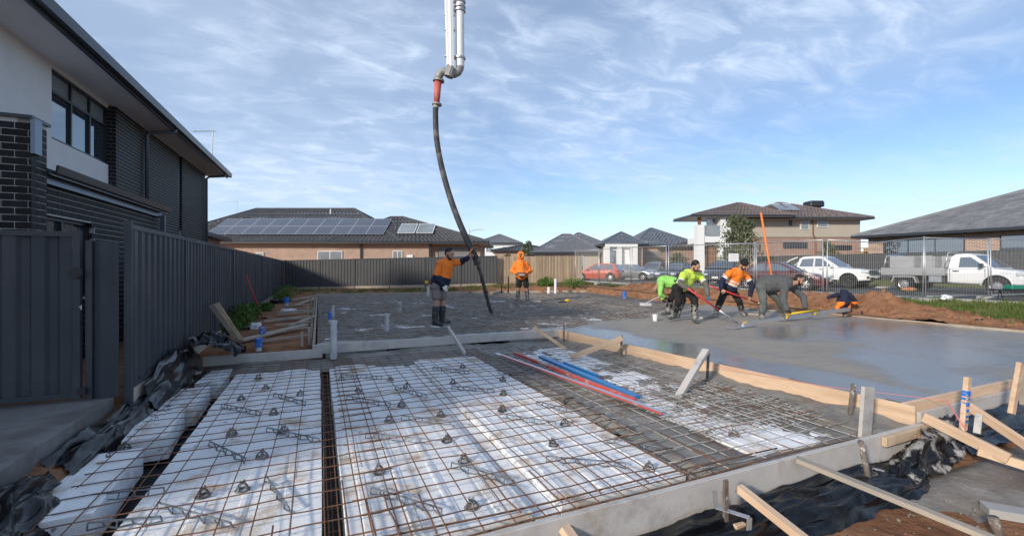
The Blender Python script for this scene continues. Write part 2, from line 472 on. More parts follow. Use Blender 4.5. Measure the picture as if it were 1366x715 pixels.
# ================================================================== THE SETTING: ground, road, slab
def frange(a, b, s):
    n = max(1, int(round((b - a) / s)))
    return [a + (b - a) * i / n for i in range(n + 1)]
def yfar(x): return 24.2 - 0.27 * x
def in_foot(x, y):
    return (-1.55 < x < 5.4 and 2.42 < y < 8.7) or (-0.02 < x < 13.45 and 8.3 < y < yfar(x)) or (5.0 < x < 13.45 and 2.75 < y < 9)
def ground_h(x, y):
    h = gz(x, y)
    if x > 15:
        h = h + (0.2 + 0.35 * sstep(30, 36, x) - h) * sstep(15, 19, x)
    return h
xs = [-1500, -500, -150, -60, -30, -15, -8, -5, -4] + frange(-3, 17, 0.25) + [18, 19, 20, 21, 23, 26, 29, 31, 33, 36, 40, 60, 120, 400, 1500]
ys = [-1500, -400, -100, -30, -12, -6] + frange(-3, 27, 0.25) + [28, 30, 33, 38, 50, 80, 150, 400, 1600]
b = MB()
def gfn(i, j):
    x, y = xs[i], ys[j]
    if in_foot(x, y): return (x, y, -0.60)
    h = ground_h(x, y) + 0.035 * fbm(x, y, 3, .9) * (1 if x < 20 else .2)
    if -2.05 < x < -1.5 and y < 8.3: h -= 0.22 * sstep(-1.95, -1.6, x)
    if x < -1.95: h -= .03
    return (x, y, h)
b.grid(len(xs) - 1, len(ys) - 1, gfn)
tag(b.build('ground', M['soil'], smooth=True), kind='structure')

def strip(name, m, x0, x1, y0, y1, dz, nx=6, step=1.5, fn=None):
    b = MB(); yy = frange(y0, y1, step)
    b.grid(nx, len(yy) - 1, lambda i, j: (x0 + (x1 - x0) * i / nx, yy[j], (fn or ground_h)(x0 + (x1 - x0) * i / nx, yy[j]) + dz))
    return tag(b.build(name, m, smooth=True), kind='structure')
strip('nature_strip', M['lawn_ground'], 15.4, 19.6, -6, 60, .045, 14)
strip('far_verge', M['lawn_ground'], 29.2, 36, -6, 70, .06, 8)
rb = MB(); rb.grid(1, 1, lambda i, j: (19.9 + 9.2 * i, -80 + 230 * j, 0.222))
tag(rb.build('road', M['asphalt']), kind='structure')
for x, nm in ((19.72, 'kerb'), (29.1, 'kerb')):
    kb = MB(); kb.box((x, 35, .235), (.30, 230, .17)); kb.box((x + (.28 if x < 25 else -.28), 35, .19), (.3, 230, .09))
    tag(kb.build(nm, M['kerb']), kind='structure')

# neighbour's concrete path in front of the gate
pb = MB()
pe = [(-1.88 + .02 * nz(k, 1.3, 0, 1.7), 3.2 + k * .13 - 3.0) for k in range(0, 43)]
poly = [(-6, 0.2), (-1.9, .2)] + pe[1:] + [(-1.9, 5.72), (-6, 5.72)]
pb.prism(poly, 'z', -.10, .055)
tag(pb.build('path', M['concrete_pad'], bevel=.006), kind='structure')

# ------------------------------------------------------------------ poured slab
def finish(x, y):                     # 1 = screeded smooth, 0 = rough concrete over the mesh
    n = 0.55 * fbm(x, y, 1.7, .8)
    a = sstep(-.35, .35, (8.5 + (x - 5.0) * .46 + n) - y) if x > 5 else 0
    c = 0
    if y < 9.6: c = sstep(.62, .30, (y - 8.4) + .35 * fbm(x, y, 5, 1.4)) * .9
    return max(a, c)
def wetness(x, y):
    n = fbm(x, y, 9.1, .55)
    w = 0.1
    w = max(w, sstep(1.15, .65, (x - 5.1) + .30 * n))                # bleed water along the plank
    w = max(w, sstep(-.15, .5, (x - 7.0) * .45 - (y - 4.3) * .38 + .75 * n))
    w = max(w, sstep(.8, .3, abs(y - 8.75) + .3 * n) if x < 7 else 0)
    w *= 1 - .75 * sstep(.1, .5, fbm(x, y, 4.4, .35))
    if y > 6.3 and x > 6.5: w *= 1 - .8 * sstep(6.3, 7.6, y)
    return w
def slab_h(x, y):
    f = finish(x, y)
    rough = -0.050 + 0.048 * fbm(x, y, .3, 1.15, 5) + 0.018 * fbm(x, y, 8, 5.0, 3)
    rough += .055 * sstep(14, 20, y)
    edge = min(x + .1, 13.6 - x)
    return f * (0.004 * fbm(x, y, 2, 1.3)) + (1 - f) * rough
st = 0.075
gx = frange(-0.02, 13.45, st)
gy = frange(2.48, 24.2, st)
idx, vv, ff, fin, wet = {}, [], [], [], []
for j, y in enumerate(gy):
    for i, x in enumerate(gx):
        if (x < 4.86 + (8.45 - y) * .083 - .05 and y < 8.44) or y > yfar(x) + st: continue
        idx[(i, j)] = len(vv)
        vv.append((x, y, slab_h(x, y))); fin.append(finish(x, y)); wet.append(wetness(x, y))
for j in range(len(gy) - 1):
    for i in range(len(gx) - 1):
        k = [idx.get(q) for q in ((i, j), (i + 1, j), (i + 1, j + 1), (i, j + 1))]
        if None not in k: ff.append(k)
me = bpy.data.meshes.new('concrete_slab'); me.from_pydata(vv, [], ff)
for nm, arr in (('finish', fin), ('wet', wet)):
    a = me.attributes.new(nm, 'FLOAT', 'POINT'); a.data.foreach_set('value', arr)
me.polygons.foreach_set('use_smooth', [True] * len(ff)); me.update()
slab = bpy.data.objects.new('concrete_slab', me); col.objects.link(slab); tag(slab, kind='structure')
sm = bpy.data.materials.new('slab_concrete'); sm.use_nodes = True
N, L = sm.node_tree.nodes, sm.node_tree.links
bs = N['Principled BSDF']
def nattr(n):
    a = N.new('ShaderNodeAttribute'); a.attribute_name = n; return a.outputs['Fac']
g_ = N.new('ShaderNodeNewGeometry')
def nnoise(s, d=6, r=.6, st_=(1, 1, 1)):
    mp = N.new('ShaderNodeMapping'); mp.inputs['Scale'].default_value = st_; L.new(g_.outputs['Position'], mp.inputs[0])
    n = N.new('ShaderNodeTexNoise'); n.inputs['Scale'].default_value = s; n.inputs['Detail'].default_value = d; n.inputs['Roughness'].default_value = r
    L.new(mp.outputs[0], n.inputs['Vector']); return n.outputs['Fac']
def nmr(s, a, b_, c, d):
    n = N.new('ShaderNodeMapRange'); n.interpolation_type = 'SMOOTHSTEP'
    for k, v in zip(('From Min', 'From Max', 'To Min', 'To Max'), (a, b_, c, d)): n.inputs[k].default_value = v
    L.new(s, n.inputs['Value']); return n.outputs[0]
def nmix(f, a, b_):
    n = N.new('ShaderNodeMix'); n.data_type = 'RGBA'
    for k, v in (('Factor', f), ('A', a), ('B', b_)):
        if isinstance(v, tuple): n.inputs[k].default_value = (*v, 1)
        else: L.new(v, n.inputs[k])
    return n.outputs['Result']
rough_c = nmix(nmr(nnoise(2.2), .42, .60, 0, 1), (.130, .122, .108), (.215, .200, .175))
rough_c = nmix(nmr(nnoise(1.1, 8, .7), .45, .60, 0, 1), rough_c, (.165, .115, .078))
rough_c = nmix(nmr(nnoise(5, 7, .75), .56, .68, 0, .9), rough_c, (.42, .40, .37))
smooth_c = nmix(nmr(nnoise(1.2, 7, .65), .35, .65, 0, 1), (.345, .295, .238), (.29, .255, .212))
smooth_c = nmix(nmr(nnoise(1.6, 3, .5, (1, 7, 1)), .45, .75, 0, .5), smooth_c, (.200, .192, .180))
smooth_c = nmix(nattr('wet'), smooth_c, (.185, .180, .172))
L.new(nmix(nattr('finish'), rough_c, smooth_c), bs.inputs['Base Color'])
mm = N.new('ShaderNodeMix')
L.new(nattr('finish'), mm.inputs['Factor'])
L.new(nmr(nnoise(3), .35, .65, .62, .92), mm.inputs['A'])
m3 = N.new('ShaderNodeMix'); L.new(nattr('wet'), m3.inputs['Factor']); L.new(nmr(nnoise(2.5), .35, .65, .66, .82), m3.inputs['A']); m3.inputs['B'].default_value = .15
L.new(m3.outputs['Result'], mm.inputs['B'])
L.new(mm.outputs['Result'], bs.inputs['Roughness'])
bs.inputs['Specular IOR Level'].default_value = .5
bp = N.new('ShaderNodeBump')
dm = N.new('ShaderNodeMapRange'); dm.inputs['To Min'].default_value = .02; dm.inputs['To Max'].default_value = .0028; L.new(nattr('finish'), dm.inputs['Value'])
L.new(dm.outputs[0], bp.inputs['Distance']); L.new(nnoise(24, 6, .65), bp.inputs['Height']); L.new(bp.outputs[0], bs.inputs['Normal'])
me.materials.append(sm)

# ------------------------------------------------------------------ the sunken garage bay: black membrane, foam pods, slurry
b = MB()
b.grid(46, 40, lambda i, j: (-1.62 + 6.8 * i / 46, 2.36 + 6.1 * j / 40, -.485 + .012 * fbm(i * .3, j * .3, 2)))
tag(b.build('ground_membrane', M['membrane_dull'], smooth=True), 'black plastic membrane under the foam pods and the steel mesh', 'membrane')

POD_H = .225
def pod_mesh(w, l, seed):
    b = MB()
    n = 3
    b.box((0, 0, -POD_H / 2), (w, l, POD_H))
    return b
def foam_pod(cx, cy, w, l, top, label, group, rz=0.0, tilt=(0, 0)):
    b = pod_mesh(w, l, 0)
    for k in range(int(w / .27)):                       # shallow moulded ridges on the top
        x = -w / 2 + .135 + k * .27
        b.prism([(x - .035, 0.0), (x - .025, .005), (x + .025, .005), (x + .035, 0)], 'y', -l / 2 + .05, l / 2 - .05)
    o = b.build('foam_pod', M['foam'], bevel=.02)
    o.location = (cx, cy, top); o.rotation_euler = (tilt[0], tilt[1], rz)
    return tag(o, label, 'foam pod', group)
cols = [(-1.14, .03, 'foam pod between the cut pods and the black gap', 'foam pods left of the black gap'),
        (.15, 1.30, 'foam pod in the column right of the black gap', 'foam pods right of the black gap'),
        (1.50, 2.62, 'foam pod between pale groove and slurry band', 'foam pods beside the slurry band'),
        (3.40, 4.50, 'slurry smeared foam pod beside the raised plank', 'slurry covered foam pods')]
for x0, x1, lb, gp in cols:
    for k in range(5):
        y0 = 2.60 + k * 1.102 + random.uniform(-.004, .004)
        l = 1.078 if k < 4 else .8
        foam_pod((x0 + x1) / 2 + random.uniform(-.006, .006), y0 + l / 2, x1 - x0 - .012, l, -.25 + random.uniform(-.012, .004), lb + ', ' + ('nearest', 'second from', 'third from', 'fourth from', 'farthest from')[k] + ' the front board', gp, R(random.uniform(-.5, .5)), (R(random.uniform(-.4, .4)), R(random.uniform(-.5, .5))))
for (cx_, cy_, l, w, rz, lb) in ((-1.54, 4.20, 1.15, .38, 4, 'cut foam offcut half under the crumpled black plastic heap'), (-1.49, 5.50, .92, .34, 5, 'cut foam offcut beside the black plastic flap, next to the one under the heap'),
        (-1.46, 6.45, .90, .34, 2, 'cut foam offcut below the black plastic turned up on the fence'), (-1.37, 7.55, .85, .27, -3, 'narrow cut foam offcut at the short grey end board')):
    foam_pod(cx_, cy_, w, l, -.20, lb, None, R(rz))
for i in range(8):                                       # pods that show through the rough pour behind
    for j in range(9):
        x, y = .65 + i * 1.2, 9.2 + j * 1.2
        if finish(x, y) > .6 or y > yfar(x) - .6: continue
        tp = -.078 + .055 * sstep(14, 20, y)
        if sum(slab_h(x - .5 + .1 * a_, y - .5 + .1 * c_) < tp - .001 for a_ in range(11) for c_ in range(11)) < 4: continue      # wholly under the concrete
        foam_pod(x, y, 1.06, 1.06, -.078 + .055 * sstep(14, 20, y), 'white foam pod showing in patches through the rough grey pour', 'pods under the rough pour')

o = MB().box((1.40, 5.1, -.37), (.19, 5.0, .15)).build('foam_strip', M['foam'], bevel=.01)
tag(o, 'pale foam strip lying low in the groove between two pod columns', 'foam strip')
def cover(x, y):
    n = fbm(x, y, 6.2, 1.5, 5)
    c = sstep(7.35, 7.95, y + .3 * n)
    c = max(c, sstep(4.35, 4.85, x + .12 * n))
    c = max(c, sstep(.40, .26, abs(x - 3.02) + .12 * n) * sstep(2.3, 2.4, y))
    c = max(c, .70 * sstep(2.9, 3.3, x) * sstep(2.3, 2.5, y))
    c = max(c, .60 * sstep(5.3, 6.6, y + .45 * (x - 2.5)) * sstep(1.7, 2.8, x))
    return c, n
def slurry_h(x, y):
    c, n = cover(x, y)
    h = -.345 + .128 * c + .044 * n * (.3 + c) + .012 * fbm(x, y, 2.2, 7, 3)
    h += .065 * sstep(4.5, 5.1, x) + .035 * sstep(7.9, 8.3, y)
    return h
sxs, sys_ = frange(-1.58, 5.30, .045), frange(2.37, 8.38, .045)
idx, vv, ff = {}, [], []
H = {}
for j, y in enumerate(sys_):
    for i, x in enumerate(sxs): H[i, j] = slurry_h(x, y)
def vid(i, j):
    if (i, j) not in idx:
        idx[i, j] = len(vv); vv.append((sxs[i], sys_[j], H[i, j]))
    return idx[i, j]
for j in range(len(sys_) - 1):
    for i in range(len(sxs) - 1):
        q = ((i, j), (i + 1, j), (i + 1, j + 1), (i, j + 1))
        if max(H[p] for p in q) > -.272: ff.append([vid(*p) for p in q])
b = MB(); b.add(vv, ff)
tag(b.build('wet_slurry', M['slurry'], smooth=True), 'lumpy grey concrete slurry splashed over the foam pods and mesh', 'concrete', kind='stuff')

# ------------------------------------------------------------------ reinforcing mesh, bar by bar
def bar(name, a, b_, r, m, parent, wob=.016, seg=11):
    a, b_ = Vector(a), Vector(b_)
    pts = []
    s1, s2 = random.uniform(0, 50), random.uniform(0, 50)
    for k in range(seg + 1):
        t = k / seg
        p = a.lerp(b_, t)
        side = Vector((-(b_ - a).y, (b_ - a).x, 0)).normalized()
        p += side * wob * noise.noise(Vector((t * 3 + s1, 0, 0))) + Vector((0, 0, wob * 1.6 * noise.noise(Vector((t * 4 + s2, 5, 0)))))
        pts.append(p)
    return MB().tube(pts, r, 5).build(name, m, parent, smooth=True)
def mesh_sheet(x0, x1, y0, y1, z, label, m, sp=.2, group=None, r=.0044, off=0.0):
    t = thing('mesh_sheet', (x0, y0, z), label, 'steel mesh', group)
    n = int((x1 - x0) / sp)
    for k in range(n + 1):
        x = x0 + .04 + k * sp + off
        if x > x1: break
        bar('mesh_wire', (x, y0, z), (x + random.uniform(-.02, .02), y1, z), r, m, t)
    n = int((y1 - y0) / sp)
    for k in range(n + 1):
        y = y0 + .05 + k * sp
        bar('mesh_wire', (x0, y, z + .008), (x1, y + random.uniform(-.02, .02), z + .008), r, m, t)
    return t
mesh_sheet(-1.60, .52, 2.45, 8.1, -.196, 'rusty steel mesh sheet over the cut foam and the narrow black gap', M['rebar'])
mesh_sheet(.20, 2.75, 2.42, 8.0, -.180, 'rusty steel mesh sheet over clean white foam, lapped at the black gap', M['rebar'], off=.05)
mesh_sheet(2.45, 4.95, 2.45, 7.9, -.192, 'splashed steel mesh sheet over the slurry beside the raised plank', M['rebar_splash'], off=.02)
mesh_sheet(3.2, 4.9, 2.9, 4.6, -.176, 'short doubled mesh sheet lying on the slurry near the board corner', M['rebar_splash'], sp=.1)
for (a, b_, lb) in (((-1.7, 2.47, -.205), (5.0, 2.44, -.205), 'long rusty edge bar lying just inside the front form board'), ((-1.7, 2.62, -.19), (3.6, 2.56, -.19), 'long rusty bar laid parallel inside the edge bar')):
    o = bar('reinforcing_bar', a, b_, .0065, M['rebar'], None, seg=24)
    tag(o, lb, 'steel bar')
for k, (x, y, l) in enumerate(((.30, 2.5, .55), (.42, 2.5, .6), (.62, 2.5, .5), (1.15, 2.5, .55), (1.45, 2.5, .5), (1.75, 2.5, .6), (2.15, 2.5, .55), (2.5, 2.5, .5), (-.25, 2.45, .5), (-.6, 2.45, .4), (.16, 2.5, .9), (2.9, 2.6, .6), (3.15, 2.6, .5))):
    o = bar('lap_bar', (x, y, -.172), (x + random.uniform(-.03, .03), y + l, -.172), .0055, M['rebar'], None, seg=3)
    tag(o, 'short rusty lap bar tied across the edge bars at the front board', 'steel bar', 'short lap bars')
cage = thing('trench_cage', (.09, 2.6, -.33), 'rusty bar cage down in the narrow black gap between the foam columns', 'steel mesh')
for dx_, z_ in ((-.03, -.31), (.03, -.30), (0, -.40)): bar('cage_bar', (.09 + dx_, 2.5, z_), (.09 + dx_, 7.9, z_), .0055, M['rebar'], cage, .01, 14)
for k in range(18):
    y = 2.7 + k * .29; MB().tube([(.05, y, -.30), (.09, y, -.41), (.13, y, -.30), (.05, y, -.30)], .003, 4).build('cage_tie', M['rebar'], cage)
# mesh over the rough pour behind
t = thing('mesh_sheet', (0, 8.5, 0), 'steel mesh half sunk in the rough grey pour around the hose', 'steel mesh')
for k in range(50):
    x = .06 + k * .2
    y1 = min(22, yfar(x) - .2)
    bar('mesh_wire', (x, 8.5 + max(0, (x - 5) * .4), -.012), (x, y1, .035), .004, M['rebar_splash'], t, .02, 16)
for k in range(66):
    y = 8.9 + k * .2
    x1 = min(12.5, 5.0 + max(0, (y - 8.6)) * 2.0)
    if y > yfar(x1): x1 = (24 - y) / .27
    if x1 < 1: continue
    z = -.008 + .05 * sstep(14, 20, y)
    bar('mesh_wire', (0, y, z), (x1, y, z), .004, M['rebar_splash'], t, .02, 16)

# ------------------------------------------------------------------ bar chairs and spacer strips
def chair_mb():
    b = MB()
    n = 14
    prof = [(.030, .0), (.052, .0), (.052, .006), (.030, .006)]
    vs_ = [(r * math.cos(2 * math.pi * k / n), r * math.sin(2 * math.pi * k / n), z) for k in range(n) for r, z in prof]
    b.add(vs_, [(k * 4 + q, ((k + 1) % n) * 4 + q, ((k + 1) % n) * 4 + (q + 1) % 4, k * 4 + (q + 1) % 4) for k in range(n) for q in range(4)])
    for k in range(4):
        a = k * math.pi / 2 + .4
        d = Vector((math.cos(a), math.sin(a), 0))
        b.tube([d * .044 + Vector((0, 0, .003)), d * .034 + Vector((0, 0, .03)), d * .014 + Vector((0, 0, .05))], [.008, .007, .007], 5)
    b.tube([(0, 0, .046), (0, 0, .056)], .018, 8)
    for s_ in (-1, 1):
        b.tube([(s_ * .012, 0, .052), (s_ * .017, 0, .066), (s_ * .009, 0, .074)], .005, 5)
    return b
proto = None
def c5(l): return [(340 + x / 2.6, 440 + y / 2.6) for x, y in l]
def c6(l): return [(640 + x / 2.425, 420 + y / 2.425) for x, y in l]
def c3(l): return [(x / 3.044, 480 + y / 3.044) for x, y in l]
chairs = c5([(12, 158), (38, 195), (65, 280), (100, 342), (25, 430), (158, 215), (358, 205), (470, 165), (527, 188), (508, 253), (465, 305), (645, 288), (665, 375), (725, 445), (430, 482), (752, 605), (687, 175), (860, 165), (862, 212), (858, 270), (720, 120), (300, 165)]) \
    + c6([(75, 250), (72, 300), (275, 345), (237, 412), (482, 368), (548, 490), (822, 380), (278, 270), (640, 300)]) + c3([(757, 130), (685, 195), (635, 245), (980, 150), (940, 290), (505, 350), (440, 405), (825, 540), (985, 515), (850, 50)])
for px, py in chairs:
    p = at(px, py + 4, -.249)
    o = chair_mb().build('bar_chair', M['chair_plastic']) if proto is None else bpy.data.objects.new('bar_chair', proto.data)
    if proto is None: proto = o
    else: col.objects.link(o)
    o.location = p; o.rotation_euler = (R(random.uniform(-4, 4)), R(random.uniform(-4, 4)), random.uniform(0, 6)); o.scale = (1, 1, .95)
    tag(o, 'small dark plastic bar chair standing on white foam under the mesh', 'bar chair', 'bar chairs on the foam pods')
strips = [(280, 592, 328, 615), (296, 541, 347, 552), (366, 526, 408, 538), (355, 638, 386, 682), (463, 530, 521, 540), (488, 581, 571, 589), (528, 517, 569, 528), (536, 557, 609, 565), (357, 573, 426, 588), (455, 500, 509, 503), (603, 516, 659, 521), (578, 490, 626, 496), (603, 621, 686, 646), (496, 655, 590, 684), (667, 554, 741, 566), (729, 612, 834, 621), (807, 587, 887, 601), (716, 537, 764, 548), (212, 675, 309, 703), (117, 667, 218, 656), (154, 570, 227, 549), (118, 703, 215, 694), (665, 495, 720, 500)]
for x1, y1, x2, y2 in strips:
    a, b_ = at(x1, y1 + 3, -.247), at(x2, y2 + 3, -.247)
    L_ = min((b_ - a).length, 1.05)
    ang = math.atan2((b_ - a).y, (b_ - a).x)
    b = MB(); n = max(3, int(L_ / .075))
    b.box((L_ / 2, 0, .046), (L_, .011, .008)); 
    for k in range(n + 1):
        x = L_ * k / n; s_ = .013 if k % 2 else -.013
        b.beam((x, s_, .003), (x, 0, .045), .007, .007, (1, 0, 0))
        if k < n: b.beam((x, s_, .004), (L_ * (k + 1) / n, -s_, .004), .009, .006)
    o = b.build('spacer_strip', M['strip_plastic'], local=True)
    o.location = a; o.rotation_euler = (R(random.uniform(-10, 10)), 0, ang)
    tag(o, 'long grey ladder-like plastic spacer strip lying on foam beneath the mesh', 'spacer strip', 'spacer strips on the foam pods')

# ------------------------------------------------------------------ timber: form boards, stakes, braces
def timber(name, a, b_, w, h, m, label, cat='timber', up=(0, 0, 1), group=None, bev=.003):
    a, b_ = Vector(a), Vector(b_)
    d = b_ - a; Ln = d.length; d.normalize(); u = Vector(up)
    s_ = d.cross(u)
    if s_.length < 1e-3: s_ = d.cross(Vector((0, 1, 0)))
    s_.normalize(); u = d.cross(s_)
    o = MB().box((Ln / 2, 0, 0), (Ln, w, h)).build(name, m, local=True, bevel=bev)
    rot = Matrix((d, s_, u)).transposed()
    o.location = a; o.rotation_euler = rot.to_euler()
    return tag(o, label, cat, group)
timber('form_board', (-2.6, 2.33, -.27), (5.52, 2.33, -.27), .040, .245, M['formboard'], 'long pale grey form board along the front of the sunken bay', 'form board')
timber('form_board', (4.80, 8.45, -.085), (5.305, 2.36, -.085), .040, .19, M['pine'], 'long yellow pine plank holding back the smooth grey slab', 'form board')
timber('form_board', (-.10, 8.42, -.065), (4.86, 8.42, -.065), .042, .16, M['formboard'], 'pale splashed board at the back of the sunken bay', 'form board')
timber('form_board', (-1.66, 8.30, -.12), (.06, 8.33, -.12), .040, .15, M['formboard'], 'short grey board between the steel fence and the bay corner', 'form board')
timber('form_board', (-.08, 8.46, -.03), (-.06, 24.1, -.03), .040, .14, M['old_timber'], 'long weathered side board along the red soil by the steel fence', 'form board')
timber('form_board', (-.05, 24.28, .0), (6.6, 22.46, .02), .04, .14, M['old_timber'], 'far edge board of the slab in front of the steel fence', 'form board')
timber('form_board', (6.6, 22.46, .03), (13.5, 20.6, .06), .04, .16, M['old_timber'], 'far edge board of the slab in front of the paling fence', 'form board')
timber('form_board', (13.49, 20.5, -.035), (13.52, 2.5, -.035), .04, .16, M['old_timber'], 'long edge board between the smooth slab and the red dirt mound', 'form board')
timber('form_board', (5.33, 2.47, -.10), (13.6, 2.47, -.10), .040, .22, M['pine'], 'pine form board at the front edge of the smooth slab', 'form board')
timber('form_board', (5.50, 2.425, -.19), (8.6, 2.425, -.19), .038, .2, M['formboard'], 'wide grey lower board under the pine front edge of the slab', 'form board')

def stake_round(px, y0, y1, d, label, r=.018, m='stake', lean=0.0, group=None, flat=False):
    a = atd(px, y1, d); b_ = atd(px + lean, y0, d)
    b = MB()
    if flat: b.beam(a, b_, .035, .018, (0, 1, 0))
    else: b.tube([a, a.lerp(b_, .5) + Vector((.002, .001, 0)), b_ - (b_ - a).normalized() * .01, b_], [r, r * 1.02, r, r * .7], 8)
    o = b.build('stake', M[m], smooth=not flat)
    return tag(o, label, 'stake', group)
stake_round(752, 430, 456, 9.2, 'dark steel stake at the far end of the yellow plank')
stake_round(829, 446, 474, 7.65, 'dark steel stake behind the yellow plank, at the foot of a leaning brace')
stake_round(943, 471, 514, 5.95, 'dark steel stake behind the pale leaning offcut', lean=2)
stake_round(1139, 552, 512, 4.55, 'dark splashed steel stake beside the upright grey offcut', lean=-5, r=.024)
stake_round(1148, 650, 588, 3.62, 'rusty round steel stake leaning outside the front board', lean=13, r=.022)
stake_round(968, 712, 640, 2.95, 'flat rusty steel stake nailed outside the front board', flat=True)
stake_round(1325, 715, 690, 2.9, 'dark stake stub in the red soil at the concrete offcut', r=.03, lean=8)
stake_round(1050 - 100 + 162, 0, 1, 4, 'x') if False else None
timber('timber_offcut', atd(1153, 588, 4.10), atd(1158, 516, 4.14), .16, .032, M['formboard'], 'upright grey plank offcut standing at the front board', up=(0, 1, 0))
timber('timber_brace', at(1062, 612, -.155), at(1345, 727, -.42), .085, .035, M['old_timber'], 'long flat timber brace running from the front board to the soil', 'brace')
timber('timber_brace', at(985, 650, -.20), at(1130, 765, -.42), .065, .05, M['pine'], 'thick pine brace sloping down beside the flat rusty stake', 'brace')
timber('timber_brace', at(752, 703, -.21), at(815, 790, -.42), .07, .045, M['pine'], 'short pine brace end against the outer face of the front board', 'brace')
timber('timber_offcut', Vector((4.62, 2.285, -.20)), Vector((5.44, 2.29, -.195)), .04, .085, M['pine_y'], 'short pine cleat nailed to the outside of the front board')
timber('timber_brace', atd(1232, 556, 4.25), atd(1346, 612, 3.75), .045, .09, M['pine'], 'pine brace on edge leaning out from the board corner', 'brace', up=(0, 0, 1))
timber('timber_brace', atd(1291, 541, 4.4), atd(1385, 604, 3.8), .045, .08, M['pine'], 'pine brace running outward from the blue painted peg', 'brace')
timber('timber_brace', atd(1304, 601, 3.9), atd(1390, 628, 3.65), .05, .07, M['pine_y'], 'low pine timber lying on the black plastic under the braces', 'brace')
timber('timber_offcut', atd(1303, 578, 4.15), atd(1306, 552, 4.2), .05, .03, M['formboard'], 'small white splashed offcut upright beside the blue painted peg')
t = thing('timber_peg', atd(1284, 573, 4.3), 'pine peg with blue paint marks at the slab corner', 'peg')
MB().beam(atd(1284, 580, 4.3), atd(1291, 503, 4.34), .075, .04, (0, 1, 0)).build('peg_post', M['pine'], t, bevel=.004)
for y0, y1 in ((521, 528), (530, 533), (536, 541), (545, 549), (553, 556), (559, 563)):
    k0, k1 = (573 - y0) / 70, (573 - y1) / 70
    MB().beam(atd(1284 + 7 * k1, y1, 4.315), atd(1284 + 7 * k0, y0, 4.315), .052, .05, (0, 1, 0)).build('paint_mark', M['blue_paint'], t)
t = thing('timber_peg', atd(1351, 550, 4.6), 'plain pale pine peg outside the slab front edge', 'peg')
MB().beam(atd(1349, 552, 4.6), atd(1361, 484, 4.65), .085, .04, (0, 1, 0)).build('peg_post', M['pine'], t, bevel=.004)
tag(MB().beam(atd(1366, 486, 4.9), atd(1364, 540, 4.86), .05, .04, (0, 1, 0)).build('timber_peg', M['old_timber'], bevel=.004), 'grey weathered peg behind the plain pale pine peg', 'peg')
timber('timber_brace', atd(713, 437, 9.0), at(756, 466, -.20), .05, .05, M['pine_y'], 'thin brace sloping from the far end of the yellow plank', 'brace')
timber('timber_brace', at(761, 477, -.19), atd(830, 451, 7.55), .04, .09, M['pine'], 'flat pine brace propped on the stake behind the yellow plank', 'brace')
timber('timber_brace', at(904, 531, -.22), atd(942, 467, 5.85), .085, .05, M['formboard'], 'pale thick offcut leaning up against a steel stake', 'brace')
timber('timber_brace', at(620, 471, -.17), atd(598, 437, 8.55), .045, .055, M['formboard'], 'thin splashed brace leaning on the back board of the bay', 'brace')
stake_round(602, 434, 455, 8.75, 'small dark stake at the back board by the thin splashed brace')
stake_round(650 + 88, 395, 402, 17, 'thin dark stake in the rough pour beside the white upright pipe', r=.014)
# string line across the slab corner
tag(MB().tube([at(955, 489, .0), at(1100, 515, .02), at(1262, 534, .03)], .0025, 4).build('string_line', M['pink_line']), 'pink string line stretched above the yellow plank', 'string')
tag(MB().tube([atd(1262, 534, 4.4), atd(1275, 553, 4.2), atd(1287, 571, 4.1)], .005, 5).build('string_line', M['pink_line']), 'pink ribbon tied near the blue painted peg', 'string')

# straightedges lying on the mesh
def straightedge(a, b_, w, h, m, label):
    o = timber('straightedge', a, b_, w, h, m, label, 'straightedge', bev=.004); return o
straightedge(at(722, 476, -.155), at(850, 530, -.155), .10, .04, M['blue_alu'], 'long blue aluminium straightedge lying on the mesh')
straightedge(at(752, 484, -.15), at(797, 501, -.15), .045, .04, M['blue_alu'], 'short thin blue aluminium level lying beyond the long blue straightedge')
straightedge(at(686, 471, -.16), at(848, 534, -.16), .045, .05, M['red_alu'], 'faded red straightedge lying along the long blue one')
straightedge(at(662, 472, -.16), at(884, 551, -.16), .07, .035, M['alu'], 'long bare aluminium screed bar lying on the mesh')
straightedge(at(668, 474, -.135), at(884, 552, -.135), .022, .02, M['red_alu'], 'narrow faded red bar lying on the aluminium screed bar')

# ------------------------------------------------------------------ black plastic, crumpled
def crumple(name, pts, n1, n2, amp, label, seed, lift=None):
    # pts: 4 corner points of a sheet (a, b, c, d); wrinkled ridges run across it
    a, b2, c, d = [Vector(p) for p in pts]
    b = MB()
    def fn(i, j):
        u, v = i / n1, j / n2
        p = a.lerp(b2, u).lerp(d.lerp(c, u), v)
        w = amp * (noise.ridged_multi_fractal(Vector((u * 2.6 + seed, v * 3.2, seed)), 1.1, 2.1, 3, .9, 2.0) - .9) + amp * 1.2 * noise.noise(Vector((u * 2.2, v * 2.2, seed * 3)))
        w += amp * .45 * (noise.ridged_multi_fractal(Vector((u * 9 + seed, v * 4.5, seed + 3)), 1.0, 2.2, 3, .9, 2.0) - .9)
        q = p + Vector((amp * .7 * noise.noise(Vector((u * 6, v * 6, seed + 9))), amp * .7 * noise.noise(Vector((u * 6, v * 6, seed + 19))), w))
        if lift: q.z += lift(u, v)
        return q
    b.grid(n1, n2, fn)
    return tag(b.build(name, M['membrane_splash' if 'cement' in label else 'membrane'], smooth=True), label, 'plastic sheet')
crumple('plastic_sheet', [(-1.96, 3.0, -.10), (-1.36, 3.0, -.30), (-1.66, 4.55, -.26), (-1.90, 4.55, -.10)], 44, 60, .085, 'crumpled black plastic heap in the corner beside the concrete path', 1.7, lambda u, v: .15 * math.sin(math.pi * min(1, u * 1.1)) * sstep(1, .5, v))
